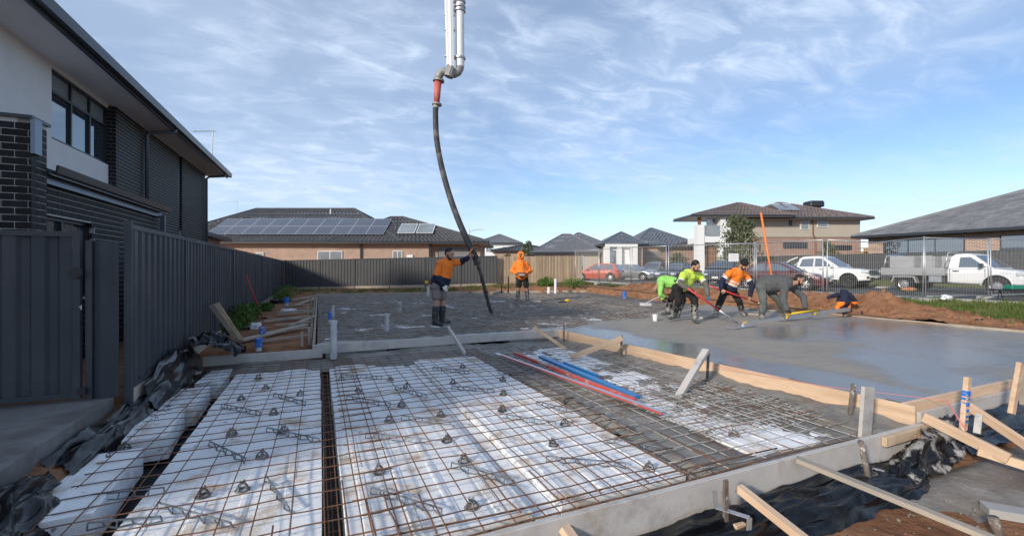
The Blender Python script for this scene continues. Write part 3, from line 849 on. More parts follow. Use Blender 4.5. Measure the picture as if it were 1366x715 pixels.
crumple('plastic_sheet', [(-1.86, 4.35, -.10), (-1.60, 4.35, -.28), (-1.62, 6.7, -.28), (-1.74, 6.7, .02)], 30, 80, .06, 'black plastic flap between the foam offcuts and the concrete path', 4.1, lambda u, v: .06 * math.sin(math.pi * u))
crumple('plastic_sheet', [(-1.73, 6.0, .08), (-1.57, 6.0, -.34), (-1.55, 8.1, -.33), (-1.72, 8.1, .16)], 30, 60, .06, 'black plastic turned up against the foot of the steel fence', 7.7, lambda u, v: .16 * math.sin(math.pi * v) * (1 - u))
crumple('plastic_sheet', [(-1.74, 7.7, .34), (-1.12, 7.8, .10), (-1.05, 8.28, .06), (-1.72, 8.5, .26)], 34, 34, .11, 'black plastic bundle heaped at the end of the short grey board', 11.3, lambda u, v: .12 * math.sin(math.pi * u) * math.sin(math.pi * v))
crumple('plastic_sheet', [(0.4, 1.86, -.435), (4.6, 1.90, -.435), (4.9, 2.28, -.36), (.4, 2.29, -.38)], 200, 34, .075, 'wet black plastic apron under the front form board', 13.9, lambda u, v: .05 * math.sin(math.pi * v))
crumple('plastic_sheet', [(4.2, 1.98, -.42), (5.7, 2.06, -.36), (6.0, 2.40, -.24), (4.6, 2.29, -.34)], 70, 30, .085, 'bunched black plastic splashed with grey cement at the board corner', 17.2, lambda u, v: .14 * math.sin(math.pi * v) * sstep(0, .5, u))
crumple('plastic_sheet', [(5.7, 2.1, -.42), (8.6, 2.12, -.42), (8.6, 2.4, -.2), (5.7, 2.39, -.24)], 60, 18, .05, 'black plastic trailing under the pine front edge of the slab', 21.2)
b = MB(); b.grid(30, 16, lambda i, j: (4.1 + 4.2 * i / 30, 1.35 + .75 * j / 16, -.432 + .02 * fbm(i * .2, j * .2, 7) - .10 * max(0, abs(j - 8) / 8 - .55) - .12 * max(0, abs(i - 15) / 15 - .7)))
tag(b.build('spilled_slurry', M['mud'], smooth=True), 'smooth grey slurry spilled on the red soil outside the board corner', 'concrete', kind='stuff')
# small things outside the board
timber('concrete_offcut', at(1313, 678, -.42), at(1400, 693, -.42), .14, .06, M['kerb'], 'flat pale concrete offcut lying on the red soil')
tag(MB().box(at(985, 706, -.40), (.09, .05, .09)).build('timber_block', M['pine'], bevel=.004), 'small timber block wrapped in black plastic under the front board', 'timber')
# thin steel brackets at the stakes
tag(MB().beam(atd(953, 654, 3.02), atd(955, 676, 2.99), .05, .004, (0, 1, 0)).beam(atd(955, 676, 2.98), atd(1000, 690, 2.86), .045, .004).beam(atd(1000, 690, 2.86), atd(999, 709, 2.84), .045, .004, (0, 1, 0)).build('steel_strap', M['galv']), 'bent galvanised strap at the flat rusty stake', 'strap')
tag(MB().beam(atd(1137, 597, 3.9), atd(1141, 617, 3.88), .03, .004, (0, 1, 0)).beam(atd(1137, 617, 3.85), atd(1180, 628, 3.7), .03, .004).build('steel_strap', M['galv']), 'bent galvanised strap at the round rusty stake', 'strap')
# stones in the soil in front
sp = MB().ell((0, 0, 0), (1, .8, .6), 7, 5).build('stone', M['stone'], local=True)
random.seed(11)
for k in range(190):
    o = sp if k == 0 else bpy.data.objects.new('stone', sp.data)
    if k: col.objects.link(o)
    x, y = random.uniform(3.0, 6.6), random.uniform(1.1, 1.85)
    s_ = random.uniform(.005, .015)
    o.location = (x, y, gz(x, y) + .02 + s_ * .3); o.scale = (s_, s_, s_); o.rotation_euler = (random.random(), random.random(), random.random() * 6)
    tag(o, 'small pale stone lying on the red soil outside the front board', 'stone', 'stones on the red soil')
# ================================================================== FENCES
def steel_fence(a, b_, za, zb, ht, npan, label, m, postw=.06, plinth=True, face=1):
    a, b_ = Vector(a), Vector(b_)
    t = thing('steel_fence', (a.x, a.y, za), label, 'fence')
    d = (b_ - a).normalized(); nrm = Vector((d.y, -d.x)) * face
    L_ = (b_ - a).length; pw = L_ / npan
    def P(s, off, z):
        q = a + d * s + nrm * off
        return (q.x, q.y, za + (zb - za) * s / L_ + z)
    for k in range(npan):
        s0, s1 = k * pw + postw / 2, (k + 1) * pw - postw / 2
        prof = []; per = (s1 - s0) / max(1, round((s1 - s0) / .2))
        s = s0
        while s < s1 - .01:
            prof += [(s, 0), (s + per * .30, 0), (s + per * .42, .030), (s + per * .88, .030)]
            s += per
        prof.append((s1, 0))
        b = MB()
        lean = .02 * math.sin(k * 2.3)
        n = len(prof)
        vs_ = [P(q, o - .015, .10) for q, o in prof] + [P(q, o - .015 + lean * .4, ht - .03) for q, o in prof]
        b.add(vs_, [(i, i + 1, n + i + 1, n + i) for i in range(n - 1)])
        b.build('fence_sheet', m, t)
        for z0, nm in ((ht - .035, 'top_rail'), (.10, 'bottom_rail')):
            r = MB(); r.beam(P(s0, 0, z0), P(s1, 0, z0), .055, .05); r.build(nm, m, t)
        if plinth:
            r = MB(); r.beam(P(s0, .0, .01), P(s1, .0, .01), .05, .17); r.build('plinth_sleeper', M['sleeper'], t)
    for k in range(npan + 1):
        r = MB(); r.beam(P(k * pw, 0, -.2), P(k * pw, .0, ht - (0 if k else -.03)), postw, .065, (d.x, d.y, 0)); r.build('fence_post', m, t)
    return t
steel_fence((-1.79, 5.75), (-2.02, 31.2), .03, .03, 1.78, 12, 'long dark grey steel fence along the two storey brick house', M['colorbond'])
pa, pb_ = ray(380) * 28.0, ray(663) * 27.3
steel_fence(pa.xy, pb_.xy, .05, .32, 1.80, 6, 'dark grey steel fence in front of the brick house with solar panels', M['colorbond2'])
# gate and filler beside the first post
t = thing('steel_gate', (-2.5, 5.62, .06), 'dark grey steel side gate with a round latch plate at the neighbour house', 'gate')
b = MB(); prof = []
x = -3.75
while x < -2.16: prof += [(x, 0), (x + .06, 0), (x + .085, -.03), (x + .175, -.03)]; x += .2
n = len(prof)
b.add([(q, 5.63 + o, .12) for q, o in prof] + [(q, 5.63 + o, 1.66) for q, o in prof], [(i, i + 1, n + i + 1, n + i) for i in range(n - 1)])
b.build('gate_sheet', M['colorbond'], t)
MB().box((-2.95, 5.615, 1.675), (1.66, .05, .05)).build('gate_rail', M['colorbond'], t)
MB().box((-2.95, 5.615, .125), (1.66, .05, .05)).build('gate_rail', M['colorbond'], t)
MB().box((-2.14, 5.612, .9), (.055, .055, 1.62)).build('gate_stile', M['colorbond'], t)
MB().tube([(-2.135, 5.585, 1.30), (-2.135, 5.55, 1.30)], .05, 16).build('latch_plate', M['dark_plastic'], t, smooth=False)
MB().tube([(-2.10, 5.57, .16), (-2.10, 5.62, .16)], .035, 14).build('gate_stop', M['dark_plastic'], t)
MB().tube([(-2.098, 5.57, .95), (-2.098, 5.57, .99), (-2.11, 5.57, .97)], .006, 5).build('latch_catch', M['alu'], t)
t = thing('fence_filler', (-1.95, 5.72, .05), 'narrow dark grey steel filler panel between the gate and the fence post', 'fence panel')
MB().box((-2.065, 5.66, .82), (.05, .06, 1.60)).build('filler_post', M['colorbond'], t)
MB().prism([(-2.035, 5.66), (-1.98, 5.64), (-1.92, 5.64), (-1.88, 5.67), (-1.845, 5.67), (-1.845, 5.675), (-1.88, 5.676), (-1.92, 5.646), (-1.98, 5.646), (-2.035, 5.665)], 'z', .06, 1.615).build('filler_sheet', M['colorbond'], t)

# timber paling fence
t = thing('paling_fence', (*(ray(664) * 27.6).xy, .3), 'weathered timber paling fence behind the man with the remote control', 'fence')
fa, fb = ray(664) * 27.6, ray(776) * 29.3
nP = 56
pm = MB().box((0, 0, .86), (.096, .016, 1.72)).build('paling', M['paling'], t, local=True)
fd = (fb - fa); fang = math.atan2(fd.y, fd.x)
random.seed(5)
for k in range(nP):
    q = fa.lerp(fb, (k + .5) / nP)
    z = .34 + .10 * k / nP
    o = pm if k == 0 else share(pm, 'paling', t, (0, 0, 0))
    o.location = (q.x - t.location.x, q.y - t.location.y + (.012 if k % 2 else 0), z + random.uniform(-.015, .015) - t.location.z)
    o.rotation_euler = (0, R(random.uniform(-.5, .5)), fang)
MB().beam(Vector((fa.x, fa.y + .05, .8)), Vector((fb.x, fb.y + .05, .9)), .04, .07).build('fence_rail', M['paling'], t)
MB().beam(Vector((fa.x, fa.y + .05, 1.7)), Vector((fb.x, fb.y + .05, 1.8)), .04, .07).build('fence_rail', M['paling'], t)
for k in range(4):
    q = fa.lerp(fb, k / 3); MB().box((q.x, q.y + .08, 1.1), (.1, .08, 1.75)).build('fence_post', M['paling'], t)

# temporary site fence, panel by panel
TF = [(15.0, 24.3), (15.5, 22.3), (14.98, 18.7), (14.98, 16.1), (16.0, 12.3), (15.25, 9.2), (18.5, 8.0), (21.6, 7.5), (24.9, 7.0)]
TFL = ['at the end of the paling fence', 'beside the orange red hatchback', 'in front of the parked grey cars', 'behind the two men in lime and yellow', 'with a white notice, behind the man in orange', 'with a sagging top rail, behind the dirt mound', 'in front of the white tray truck cab', 'in front of the white tray truck nose']
for k in range(len(TF) - 1):
    (x0, y0), (x1, y1) = TF[k], TF[k + 1]
    d = Vector((x1 - x0, y1 - y0)); L_ = d.length; d.normalize()
    ga, gb = ground_h(x0, y0) + .08, ground_h(x1, y1) + .08
    t = thing('site_fence_panel', (x0, y0, ga), 'galvanised wire mesh site fence panel ' + TFL[k], 'fence panel', 'temporary site fence panels')
    sag = .13 if k == 5 else 0.0
    def P(u, z):
        s = .06 + (L_ - .12) * u
        zz_ = z - (sag * (1 - abs(2 * u - 1)) * sstep(.9, 2.1, z))
        lean = .05 * math.sin(k * 1.7) * z / 2.1
        return Vector((x0 + d.x * s + d.y * lean, y0 + d.y * s - d.x * lean, ga + (gb - ga) * u + zz_))
    for u in (0, 1): MB().tube([P(u, 0.0), P(u, 2.12)], .021, 8).build('panel_post', M['galv'], t, smooth=True)
    MB().tube([P(0, 2.08), P(.5, 2.08), P(1, 2.08)], .019, 8).build('panel_rail', M['galv'], t, smooth=True)
    MB().tube([P(0, .12), P(1, .12)], .019, 8).build('panel_rail', M['galv'], t, smooth=True)
    w = MB(); nv = int(L_ / .075)
    for i in range(1, nv):
        u = i / nv; w.tube([P(u, .12), P(u, 1.2), P(u, 2.07)], .0029, 3, False)
    for j in range(1, 8):
        z = .12 + j * .245; w.tube([P(0, z), P(.5, z), P(1, z)], .0029, 3, False)
    tag(w.build('wire_infill', M['wire'], t), kind='stuff')
    f = MB(); f.box(P(1, .02) - Vector((0, 0, 0)), (.24, .6, .12), Matrix.Rotation(math.atan2(d.y, d.x), 3, 'Z')); f.build('panel_foot', M['kerb'], t, bevel=.015)
# notice on the site fence
p0 = Vector((15.42, 14.2, 0))
q = atd(978.5, 343.5, 17.6)
t = thing('notice_board', q, 'white rectangular notice fixed on the site fence above the man in orange', 'sign', rz=-YAW)
b = MB().box((0, 0, 0), (.40, .012, .31)); b.build('notice_panel', M['sign_white'], t, local=True)
for k in range(5): MB().box((0, -.0075, .10 - k * .045), (.30 - .04 * (k % 2), .002, .008)).build('print_line', M['galv'], t, local=True)

# ================================================================== HOUSES
def brick_row_list(L_, z0, z1, holes, bl=.23, bh=.076, j=.010):
    out = []; z = z0; row = 0
    while z + bh <= z1 + .001:
        s = -((bl + j) / 2 if row % 2 else 0)
        while s < L_ - .01:
            a_, b__ = max(0, s), min(L_, s + bl)
            if b__ - a_ > .03 and not any(h0 < (a_ + b__) / 2 < h1 and k0 < z + bh / 2 < k1 for h0, h1, k0, k1 in holes):
                out.append(((a_ + b__) / 2, z + bh / 2, b__ - a_))
            s += bl + j
        z += bh + j; row += 1
    return out
def brick_wall(parent, org, dirv, nrm, L_, z0, z1, holes=(), single=False, near=None):
    # org in the parent's local frame; bricks stand 12 mm proud of the mortar
    org, dirv, nrm = Vector(org), Vector(dirv), Vector(nrm)
    rot = Matrix((dirv, nrm, Vector((0, 0, 1)))).transposed()
    rows = brick_row_list(L_, z0, z1, holes)
    big = MB(); n = 0
    wall = MB()
    # mortar backing with openings: vertical slices
    cuts = sorted({0, L_} | {h for q in holes for h in q[:2]})
    for s0, s1 in zip(cuts[:-1], cuts[1:]):
        zs = [z0]
        for h0, h1, k0, k1 in holes:
            if h0 <= s0 + 1e-4 and h1 >= s1 - 1e-4: zs += [k0, k1]
        zs.append(z1)
        for a_, b__ in zip(zs[0::2], zs[1::2]):
            if b__ - a_ > .005:
                c = org + dirv * (s0 + s1) / 2 - nrm * .06
                wall.box((c.x, c.y, (a_ + b__) / 2), (s1 - s0, .12, b__ - a_), rot)
    wo = wall.build('wall', M['mortar'], parent, local=True)
    for s, z, l in rows:
        c = org + dirv * s - nrm * .007
        if single and (near is None or near(s, z)) and n < 290:
            o = BR.get(parent.name)
            if o is None:
                o = MB().box((0, 0, 0), (.23, .024, .076)).build('brick', M['dark_brick'], wo, local=True, bevel=0); BR[parent.name] = o
                o.location = (c.x, c.y, z); o.rotation_euler = rot.to_euler(); o.scale = (l / .23, 1, 1)
            else:
                share(o, 'brick', wo, (c.x, c.y, z), rot.to_euler(), (l / .23, 1, 1))
            n += 1
        else:
            big.box((c.x, c.y, z), (l, .024, .076), rot)
    if big.v: tag(big.build('brick_courses', M['dark_brick'], wo, local=True), kind='stuff')
    return wo
BR = {}
HA = thing('brick_house', (-4.4, 15, 0), 'two storey dark brick house with white upper wall and deep eaves beside the fence', 'house', rz=R(-1.1))
def h(x, y, z): return (x + 4.4, y - 15, z)
def hbox(name, m, x0, x1, y0, y1, z0, z1, parent=None, bevel=0.0):
    return MB().box(h((x0 + x1) / 2, (y0 + y1) / 2, (z0 + z1) / 2), (x1 - x0, y1 - y0, z1 - z0)).build(name, m, parent or HA, local=True, bevel=bevel)
# lower storey, close wall with window and door
brick_wall(HA, h(-3.2, 7.35, 0), (0, 1, 0), (1, 0, 0), 4.75, 0.02, 2.52, [(.35, 1.9, .9, 2.06), (3.0, 3.75, .02, 2.06)], True, lambda s, z: z > 1.35)
# front pier facing the gate
brick_wall(HA, h(-6.2, 7.30, 0), (1, 0, 0), (0, -1, 0), 3.14, 0.02, 3.16, [], True, lambda s, z: s > 2.0 and z > 1.35)
brick_wall(HA, h(-3.06, 7.30, 0), (0, 1, 0), (1, 0, 0), .32, 0.02, 3.16, [], True, lambda s, z: z > 1.35)
hbox('parapet_cap', M['gutter'], -6.3, -3.03, 7.26, 7.66, 3.16, 3.20)
hbox('corner_flashing', M['flashing'], -3.052, -3.01, 7.275, 7.42, 2.74, 3.165)
# upper storey walls
hbox('upper_wall', M['render_white'], -4.6, -4.40, 8.0, 13.06, 3.15, 3.72)
hbox('upper_wall', M['render_white'], -4.6, -4.40, 8.0, 10.80, 3.72, 5.12)
hbox('upper_wall', M['render_white'], -4.6, -4.40, 10.80, 13.06, 5.02, 5.12)
hbox('inner_wall', M['frame_dark'], -5.4, -4.60, 8.0, 21.1, 0.0, 5.10)
brick_wall(HA, h(-4.28, 13.10, 0), (0, 1, 0), (1, 0, 0), 4.6, 0.02, 5.10)
brick_wall(HA, h(-4.60, 13.10, 0), (1, 0, 0), (0, -1, 0), .32, 2.6, 5.10)
hbox('slot_panel', M['flashing'], -4.55, -4.34, 17.72, 18.08, 0, 5.10)
hbox('slot_frame', M['gutter'], -4.34, -4.31, 17.86, 17.92, 0, 5.10)
brick_wall(HA, h(-4.28, 18.10, 0), (0, 1, 0), (1, 0, 0), 3.05, 0.02, 5.10)
brick_wall(HA, h(-4.60, 18.10, 0), (1, 0, 0), (0, -1, 0), .32, 2.6, 5.10)
brick_wall(HA, h(-4.28, 21.15, 0), (-1, 0, 0), (0, 1, 0), 6, 2.9, 5.10)
# windows
def window(parent, x, y0, y1, z0, z1, splits, transom=None, glass='glass', m='frame_dark', fw=.05, blind=None):
    w = MB()
    for y in (y0, y1): w.box(h(x, y + (fw / 2 if y == y0 else -fw / 2), (z0 + z1) / 2), (.08, fw, z1 - z0))
    for z in (z0, z1): w.box(h(x, (y0 + y1) / 2, z + (fw / 2 if z == z0 else -fw / 2)), (.074, y1 - y0, fw))
    ys_ = [y0] + [y0 + (y1 - y0) * s for s in splits] + [y1]
    for y in ys_[1:-1]: w.box(h(x, y, (z0 + z1) / 2), (.07, fw, z1 - z0))
    if transom: w.box(h(x, (y0 + y1) / 2, transom), (.066, y1 - y0, fw))
    wo = w.build('window_frame', M[m], parent, local=True)
    for a_, b__ in zip(ys_[:-1], ys_[1:]):
        zs = [z0, transom, z1] if transom else [z0, z1]
        for i, (c, d_) in enumerate(zip(zs[:-1], zs[1:])):
            g = 'glass_blind' if (transom and i == 1) else glass
            MB().box(h(x - .012, (a_ + b__) / 2, (c + d_) / 2), (.012, b__ - a_ - .01, d_ - c - .01)).build('pane', M[g], wo, local=True)
    return wo
window(HA, -4.47, 10.80, 13.06, 3.72, 5.02, (.34, .67), 4.62)
window(HA, -3.30, 7.70, 9.25, .9, 2.06, (.5,))
hbox('window_backing', M['frame_dark'], -3.7, -3.37, 7.6, 9.3, .8, 2.1)
hbox('door', M['frame_dark'], -3.38, -3.33, 10.35, 11.1, .02, 2.06)
# lower roof, gutter and flashing
MB().prism([h(-3.02, 0, 2.62)[0::2], h(-4.5, 0, 3.16)[0::2], h(-4.5, 0, 3.10)[0::2], h(-3.02, 0, 2.55)[0::2]], 'y', 7.64 - 15, 12.12 - 15).build('lower_roof', M['flashing'], HA, local=True)
MB().prism([h(-3.12, 0, 2.58)[0::2], h(-2.96, 0, 2.58)[0::2], h(-2.94, 0, 2.68)[0::2], h(-2.97, 0, 2.68)[0::2], h(-2.98, 0, 2.60)[0::2], h(-3.12, 0, 2.60)[0::2]], 'y', 7.64 - 15, 12.15 - 15).build('lower_gutter', M['gutter'], HA, local=True)
hbox('lower_fascia', M['flashing'], -3.17, -3.125, 7.64, 12.12, 2.46, 2.62)
hbox('lower_soffit', M['gutter'], -3.32, -3.13, 7.64, 12.1, 2.515, 2.535)
MB().beam(h(-3.08, 12.02, 2.5), h(-3.10, 12.02, .1), .08, .06, (0, 1, 0)).build('downpipe', M['flashing'], HA, local=True)
# main eave
hbox('soffit', M['soffit'], -5.0, -3.62, 5.2, 21.55, 5.10, 5.125)
hbox('fascia', M['gutter'], -3.62, -3.58, 5.2, 21.57, 5.06, 5.26)
MB().prism([h(-3.58, 0, 5.12)[0::2], h(-3.46, 0, 5.12)[0::2], h(-3.44, 0, 5.28)[0::2], h(-3.47, 0, 5.28)[0::2], h(-3.49, 0, 5.15)[0::2], h(-3.58, 0, 5.15)[0::2]], 'y', 5.2 - 15, 21.66 - 15).build('gutter', M['gutter'], HA, local=True)
hbox('gutter', M['gutter'], -5.2, -3.45, 21.56, 21.68, 5.12, 5.28)
MB().prism([h(-3.5, 0, 5.26)[0::2], h(-9.5, 0, 7.5)[0::2], h(-15.5, 0, 5.26)[0::2]], 'y', 5.2 - 15, 21.6 - 15).build('roof', M['tile_dark'], HA, local=True)
for y in (14.75, 21.0):
    MB().tube([h(-3.55, y, 5.14), h(-3.6, y, 5.04), h(-4.1, y, 4.98), h(-4.2, y, 4.90), h(-4.2, y, 3.0 if y < 15 else .2)], .045, 8).build('downpipe', M['flashing'], HA, local=True, smooth=True)
# unseen wing, added out of view on the left to shade the foreground
hbox('shade_wing', M['render_white'], -14.5, -7.5, .5, 7.25, 0, 5.10)
MB().prism([h(-6.9, 0, 5.10)[0::2], h(-6.9, 0, 5.25)[0::2], h(-10.5, 0, 7.0)[0::2], h(-15.3, 0, 5.25)[0::2], h(-15.3, 0, 5.10)[0::2]], 'y', .0 - 15, 5.2 - 15).build('shade_wing_roof', M['tile_dark'], HA, local=True)
hbox('rear_wing', M['brick_red'], -12, -5.4, 21.3, 29.6, 0, 2.9)
MB().prism([h(-4.9, 0, 2.86)[0::2], h(-4.9, 0, 3.05)[0::2], h(-8.6, 0, 4.0)[0::2], h(-12.5, 0, 3.05)[0::2], h(-12.5, 0, 2.86)[0::2]], 'y', 21.35 - 15, 30.1 - 15).build('rear_wing_roof', M['tile_dark'], HA, local=True)
# television aerials
def aerial(base, ht, boom, label, rz=0.0, n=9):
    t = thing('tv_aerial', base, label, 'aerial', rz=rz)
    MB().tube([(0, 0, 0), (.03, 0, ht)], .016, 6).build('mast', M['galv'], t, local=True)
    bo = MB().tube([(-boom, 0, ht - .05), (.1, 0, ht - .02)], .010, 5).build('boom', M['galv'], t, local=True)
    for k in range(n):
        x = -boom + (boom + .05) * k / (n - 1)
        MB().tube([(x, -.16, ht - .035), (x, .16, ht - .035)], .006, 4).build('element', M['galv'], bo, local=True)
    return t
aerial(atd(283, 207, 17.0), .95, .75, 'thin aerial on the roof of the two storey brick house', -YAW)

# ---- generic hip roof with stepped tile courses, in a local frame
def hip_roof(parent, name, m, x0, x1, y0, y1, ze, zr, inl, inr, course=.32, yr=None, wave=0):
    if inl + inr > (x1 - x0) * .95:
        f_ = (x1 - x0) * .95 / (inl + inr); inl *= f_; inr *= f_
    yr = (y0 + y1) / 2 if yr is None else yr
    Rl, Rr = Vector((x0 + inl, yr, zr)), Vector((x1 - inr, yr, zr))
    c = [Vector((x0, y0, ze)), Vector((x1, y0, ze)), Vector((x1, y1, ze)), Vector((x0, y1, ze))]
    b = MB()
    def slope(p0, p1, t0, t1):          # lower edge p0-p1, upper edge t0-t1
        Ls = ((t0 + t1) / 2 - (p0 + p1) / 2).length
        nrm = (p1 - p0).cross(t0 - p0 if (t0 - p0).length > .1 else t1 - p0).normalized()
        if nrm.z < 0: nrm = -nrm
        n = max(2, int(Ls / course))
        for k in range(n):
            u, v = k / n, (k + 1) / n
            a_, b__, c_, d_ = p0.lerp(t0, u), p1.lerp(t1, u), p1.lerp(t1, v), p0.lerp(t0, v)
            up = nrm * .028
            if wave:                                    # curved tiles: a row of low waves along the course
                nw = max(1, int((b__ - a_).length / wave)) * 2
                lo_, hi_ = [], []
                for i in range(nw + 1):
                    e_ = nrm * (.045 if i % 2 else 0)
                    lo_.append(a_.lerp(b__, i / nw) + up + e_); hi_.append(d_.lerp(c_, i / nw) + e_)
                m_ = nw + 1
                b.add(lo_ + hi_ + [a_, b__], [(i, i + 1, m_ + i + 1, m_ + i) for i in range(nw)] + [(2 * m_, 2 * m_ + 1, nw, 0)])
            else:
                b.add([a_ + up, b__ + up, c_, d_, a_, b__], [(0, 1, 2, 3), (4, 5, 1, 0)])
    slope(c[0], c[1], Rl, Rr); slope(c[1], c[2], Rr, Rr); slope(c[2], c[3], Rr, Rl); slope(c[3], c[0], Rl, Rl)
    o = b.build(name, m, parent, local=True)
    rc = MB()
    if (Rr - Rl).length > .2: rc.tube([Rl + Vector((0, 0, .02)), Rr + Vector((0, 0, .02))], .10, 6)
    for p, q in ((c[0], Rl), (c[1], Rr), (c[2], Rr), (c[3], Rl)): rc.tube([p + Vector((0, 0, .03)), q + Vector((0, 0, .02))], .09, 6)
    rc.build('ridge_caps', m, o, local=True)
    g = MB()
    for p, q in ((c[0], c[1]), (c[1], c[2]), (c[2], c[3]), (c[3], c[0])):
        g.beam(p + Vector((0, 0, -.08)), q + Vector((0, 0, -.08)), .12, .16)
    g.build('gutter', M['gutter'], o, local=True)
    s = MB(); s.box(((x0 + x1) / 2, (y0 + y1) / 2, ze - .13), (x1 - x0 - .1, y1 - y0 - .1, .03)); s.build('soffit', M['soffit'], o, local=True)
    return o
def lwin(parent, x0, x1, y, z0, z1, n=2, glass='glass_pale', face='y', m='white_paint', fw=.05):
    w = MB()
    def B(a0, a1, zz0, zz1, dep, mb):
        if face == 'y': mb.box(((a0 + a1) / 2, y, (zz0 + zz1) / 2), (a1 - a0, dep, zz1 - zz0))
        else: mb.box((y, (a0 + a1) / 2, (zz0 + zz1) / 2), (dep, a1 - a0, zz1 - zz0))
    B(x0, x1, z0, z0 + fw, .10, w); B(x0, x1, z1 - fw, z1, .10, w); B(x0, x0 + fw, z0, z1, .094, w); B(x1 - fw, x1, z0, z1, .094, w)
    for k in range(1, n): xx = x0 + (x1 - x0) * k / n; B(xx - fw / 2, xx + fw / 2, z0, z1, .088, w)
    wo = w.build('window_frame', M[m], parent, local=True)
    for k in range(n):
        a0, a1 = x0 + (x1 - x0) * k / n, x0 + (x1 - x0) * (k + 1) / n
        g = MB(); B(a0 + .01, a1 - .01, z0 + .01, z1 - .01, .06, g); g.build('pane', M[glass], wo, local=True)
    return wo
def lbox(parent, name, m, x0, x1, y0, y1, z0, z1):
    return MB().box(((x0 + x1) / 2, (y0 + y1) / 2, (z0 + z1) / 2), (x1 - x0, y1 - y0, z1 - z0)).build(name, m, parent, local=True)

# ---- house behind the back fence (local x along the view's right, y away)
p = ray(683) * 35
HB = thing('brick_house', (p.x, p.y, 0), 'single storey tan brick house with solar panels on its dark tiled roof', 'house', rz=-YAW)
def lx(px, d=35.0): return (px - CX) / F_PX * d
def lz(py, d=35.0): return CAM_H - (py - CY) / F_PX * d
lbox(HB, 'wall', M['brick_tan'], -28, lx(572), 0, 9.5, 0, 3.28)
lbox(HB, 'wall', M['brick_tan'], lx(572) + .01, lx(640), .5, 6.5, 0, 3.25)
lbox(HB, 'garage_door', M['garage_door'], lx(583), lx(631), .42, .49, .3, lz(329))
gd = HB.children[-1]
for k in range(9): lbox(gd, 'door_slat', M['garage_door'], lx(583), lx(631), .405, .418, .35 + k * .3, .35 + k * .3 + .27)
hip_roof(HB, 'roof', M['tile_dark'], -28.7, lx(538), -.6, 10.4, 3.42, 6.65, 5.6, 5.6, wave=.32)
hip_roof(HB, 'roof', M['tile_dark'], -14.5, lx(652, 34.4), -.61, 7.2, 3.40, 5.72, 4, 7.6, wave=.32)
lwin(HB, lx(424), lx(457), -.03, 1.2, lz(335), 2, 'glass_pale')
lwin(HB, lx(524), lx(537), -.03, 1.2, lz(334.5), 2, 'glass_pale')
lwin(HB, lx(342), lx(352), -.03, 1.2, lz(337), 1, 'glass_pale')
lbox(HB, 'meter_box', M['white_paint'], lx(543), lx(551), -.12, 0, lz(343.5), lz(340))
for px in (482, 575): MB().tube([(lx(px), -.12, 3.3), (lx(px), -.10, .2)], .06, 8).build('downpipe', M['gutter'], HB, local=True)
sl = (6.65 - 3.42) / 5.5
ang = math.atan(sl)
def on_roof(x, y, off=.10): return Vector((x, y, 3.42 + (y + .6) * sl + off))
rot = Matrix.Rotation(ang, 3, 'X')
cw = 1.41
for r_ in range(2):
    for k in range(10):
        yc = .82 + r_ * 1.31
        xc = lx(510.5) - cw / 2 - k * cw
        c = on_roof(xc, yc, .13)
        po = MB().box(c, (cw - .03, 1.46, .035), rot).build('solar_panel', M['solar'], HB, local=True)
        fr = MB(); up = rot @ Vector((0, 0, .020)); 
        for i in range(1, 6): fr.box(c + rot @ Vector((-cw / 2 + cw * i / 6, 0, 0)) + up, (.012, 1.42, .003), rot)
        for i in range(1, 6): fr.box(c + rot @ Vector((0, -.73 + 1.46 * i / 6, 0)) + up, (cw - .06, .012, .0035), rot)
        for s_ in (-1, 1):
            fr.box(c + rot @ Vector((s_ * (cw / 2 - .02), 0, 0)) + up, (.04, 1.47, .010), rot)
            fr.box(c + rot @ Vector((0, s_ * .725, 0)) + up, (cw - .03, .05, .0095), rot)
        fr.build('panel_grid', M['galv'], po, local=True)
for x0, x1, yc in ((lx(528), lx(552), 1.05), (lx(553), lx(577), 1.05)):
    c = on_roof((x0 + x1) / 2, yc, .16)
    po = MB().box(c, (x1 - x0 - .08, 1.75, .06), rot).build('solar_collector', M['glass_pale'], HB, local=True)
    fr = MB(); up = rot @ Vector((0, 0, .035))
    for s_ in (-1, 1):
        fr.box(c + rot @ Vector((s_ * ((x1 - x0) / 2 - .05), 0, 0)) + up, (.04, 1.78, .02), rot); fr.box(c + rot @ Vector((0, s_ * .87, 0)) + up, (x1 - x0 - .08, .04, .019), rot)
    fr.build('collector_frame', M['white_paint'], po, local=True)
for px, py in ((441, 287), (477, 293)):
    MB().tube([(lx(px, 39), 4.0, 5.9), (lx(px, 39), 4.0, lz(py - 8, 39))], .06, 8).build('vent_pipe', M['white_paint'], HB, local=True)
aerial(atd(316, 287, 40), 1.2, 1.5, 'thin aerial on the roof with the solar panels', -YAW)
t = thing('satellite_aerial', atd(512, 297, 38), 'small roof fitting at the right end of the solar panels', 'roof fitting', rz=-YAW)
for k, (x, z) in enumerate(((0, 0), (.25, -.5), (.1, -1.0))): MB().box((x - .3, -1.2 + z * .5, z * .6 - .35), (.55, .12, .06)).build('bracket', M['alu'], t, local=True)

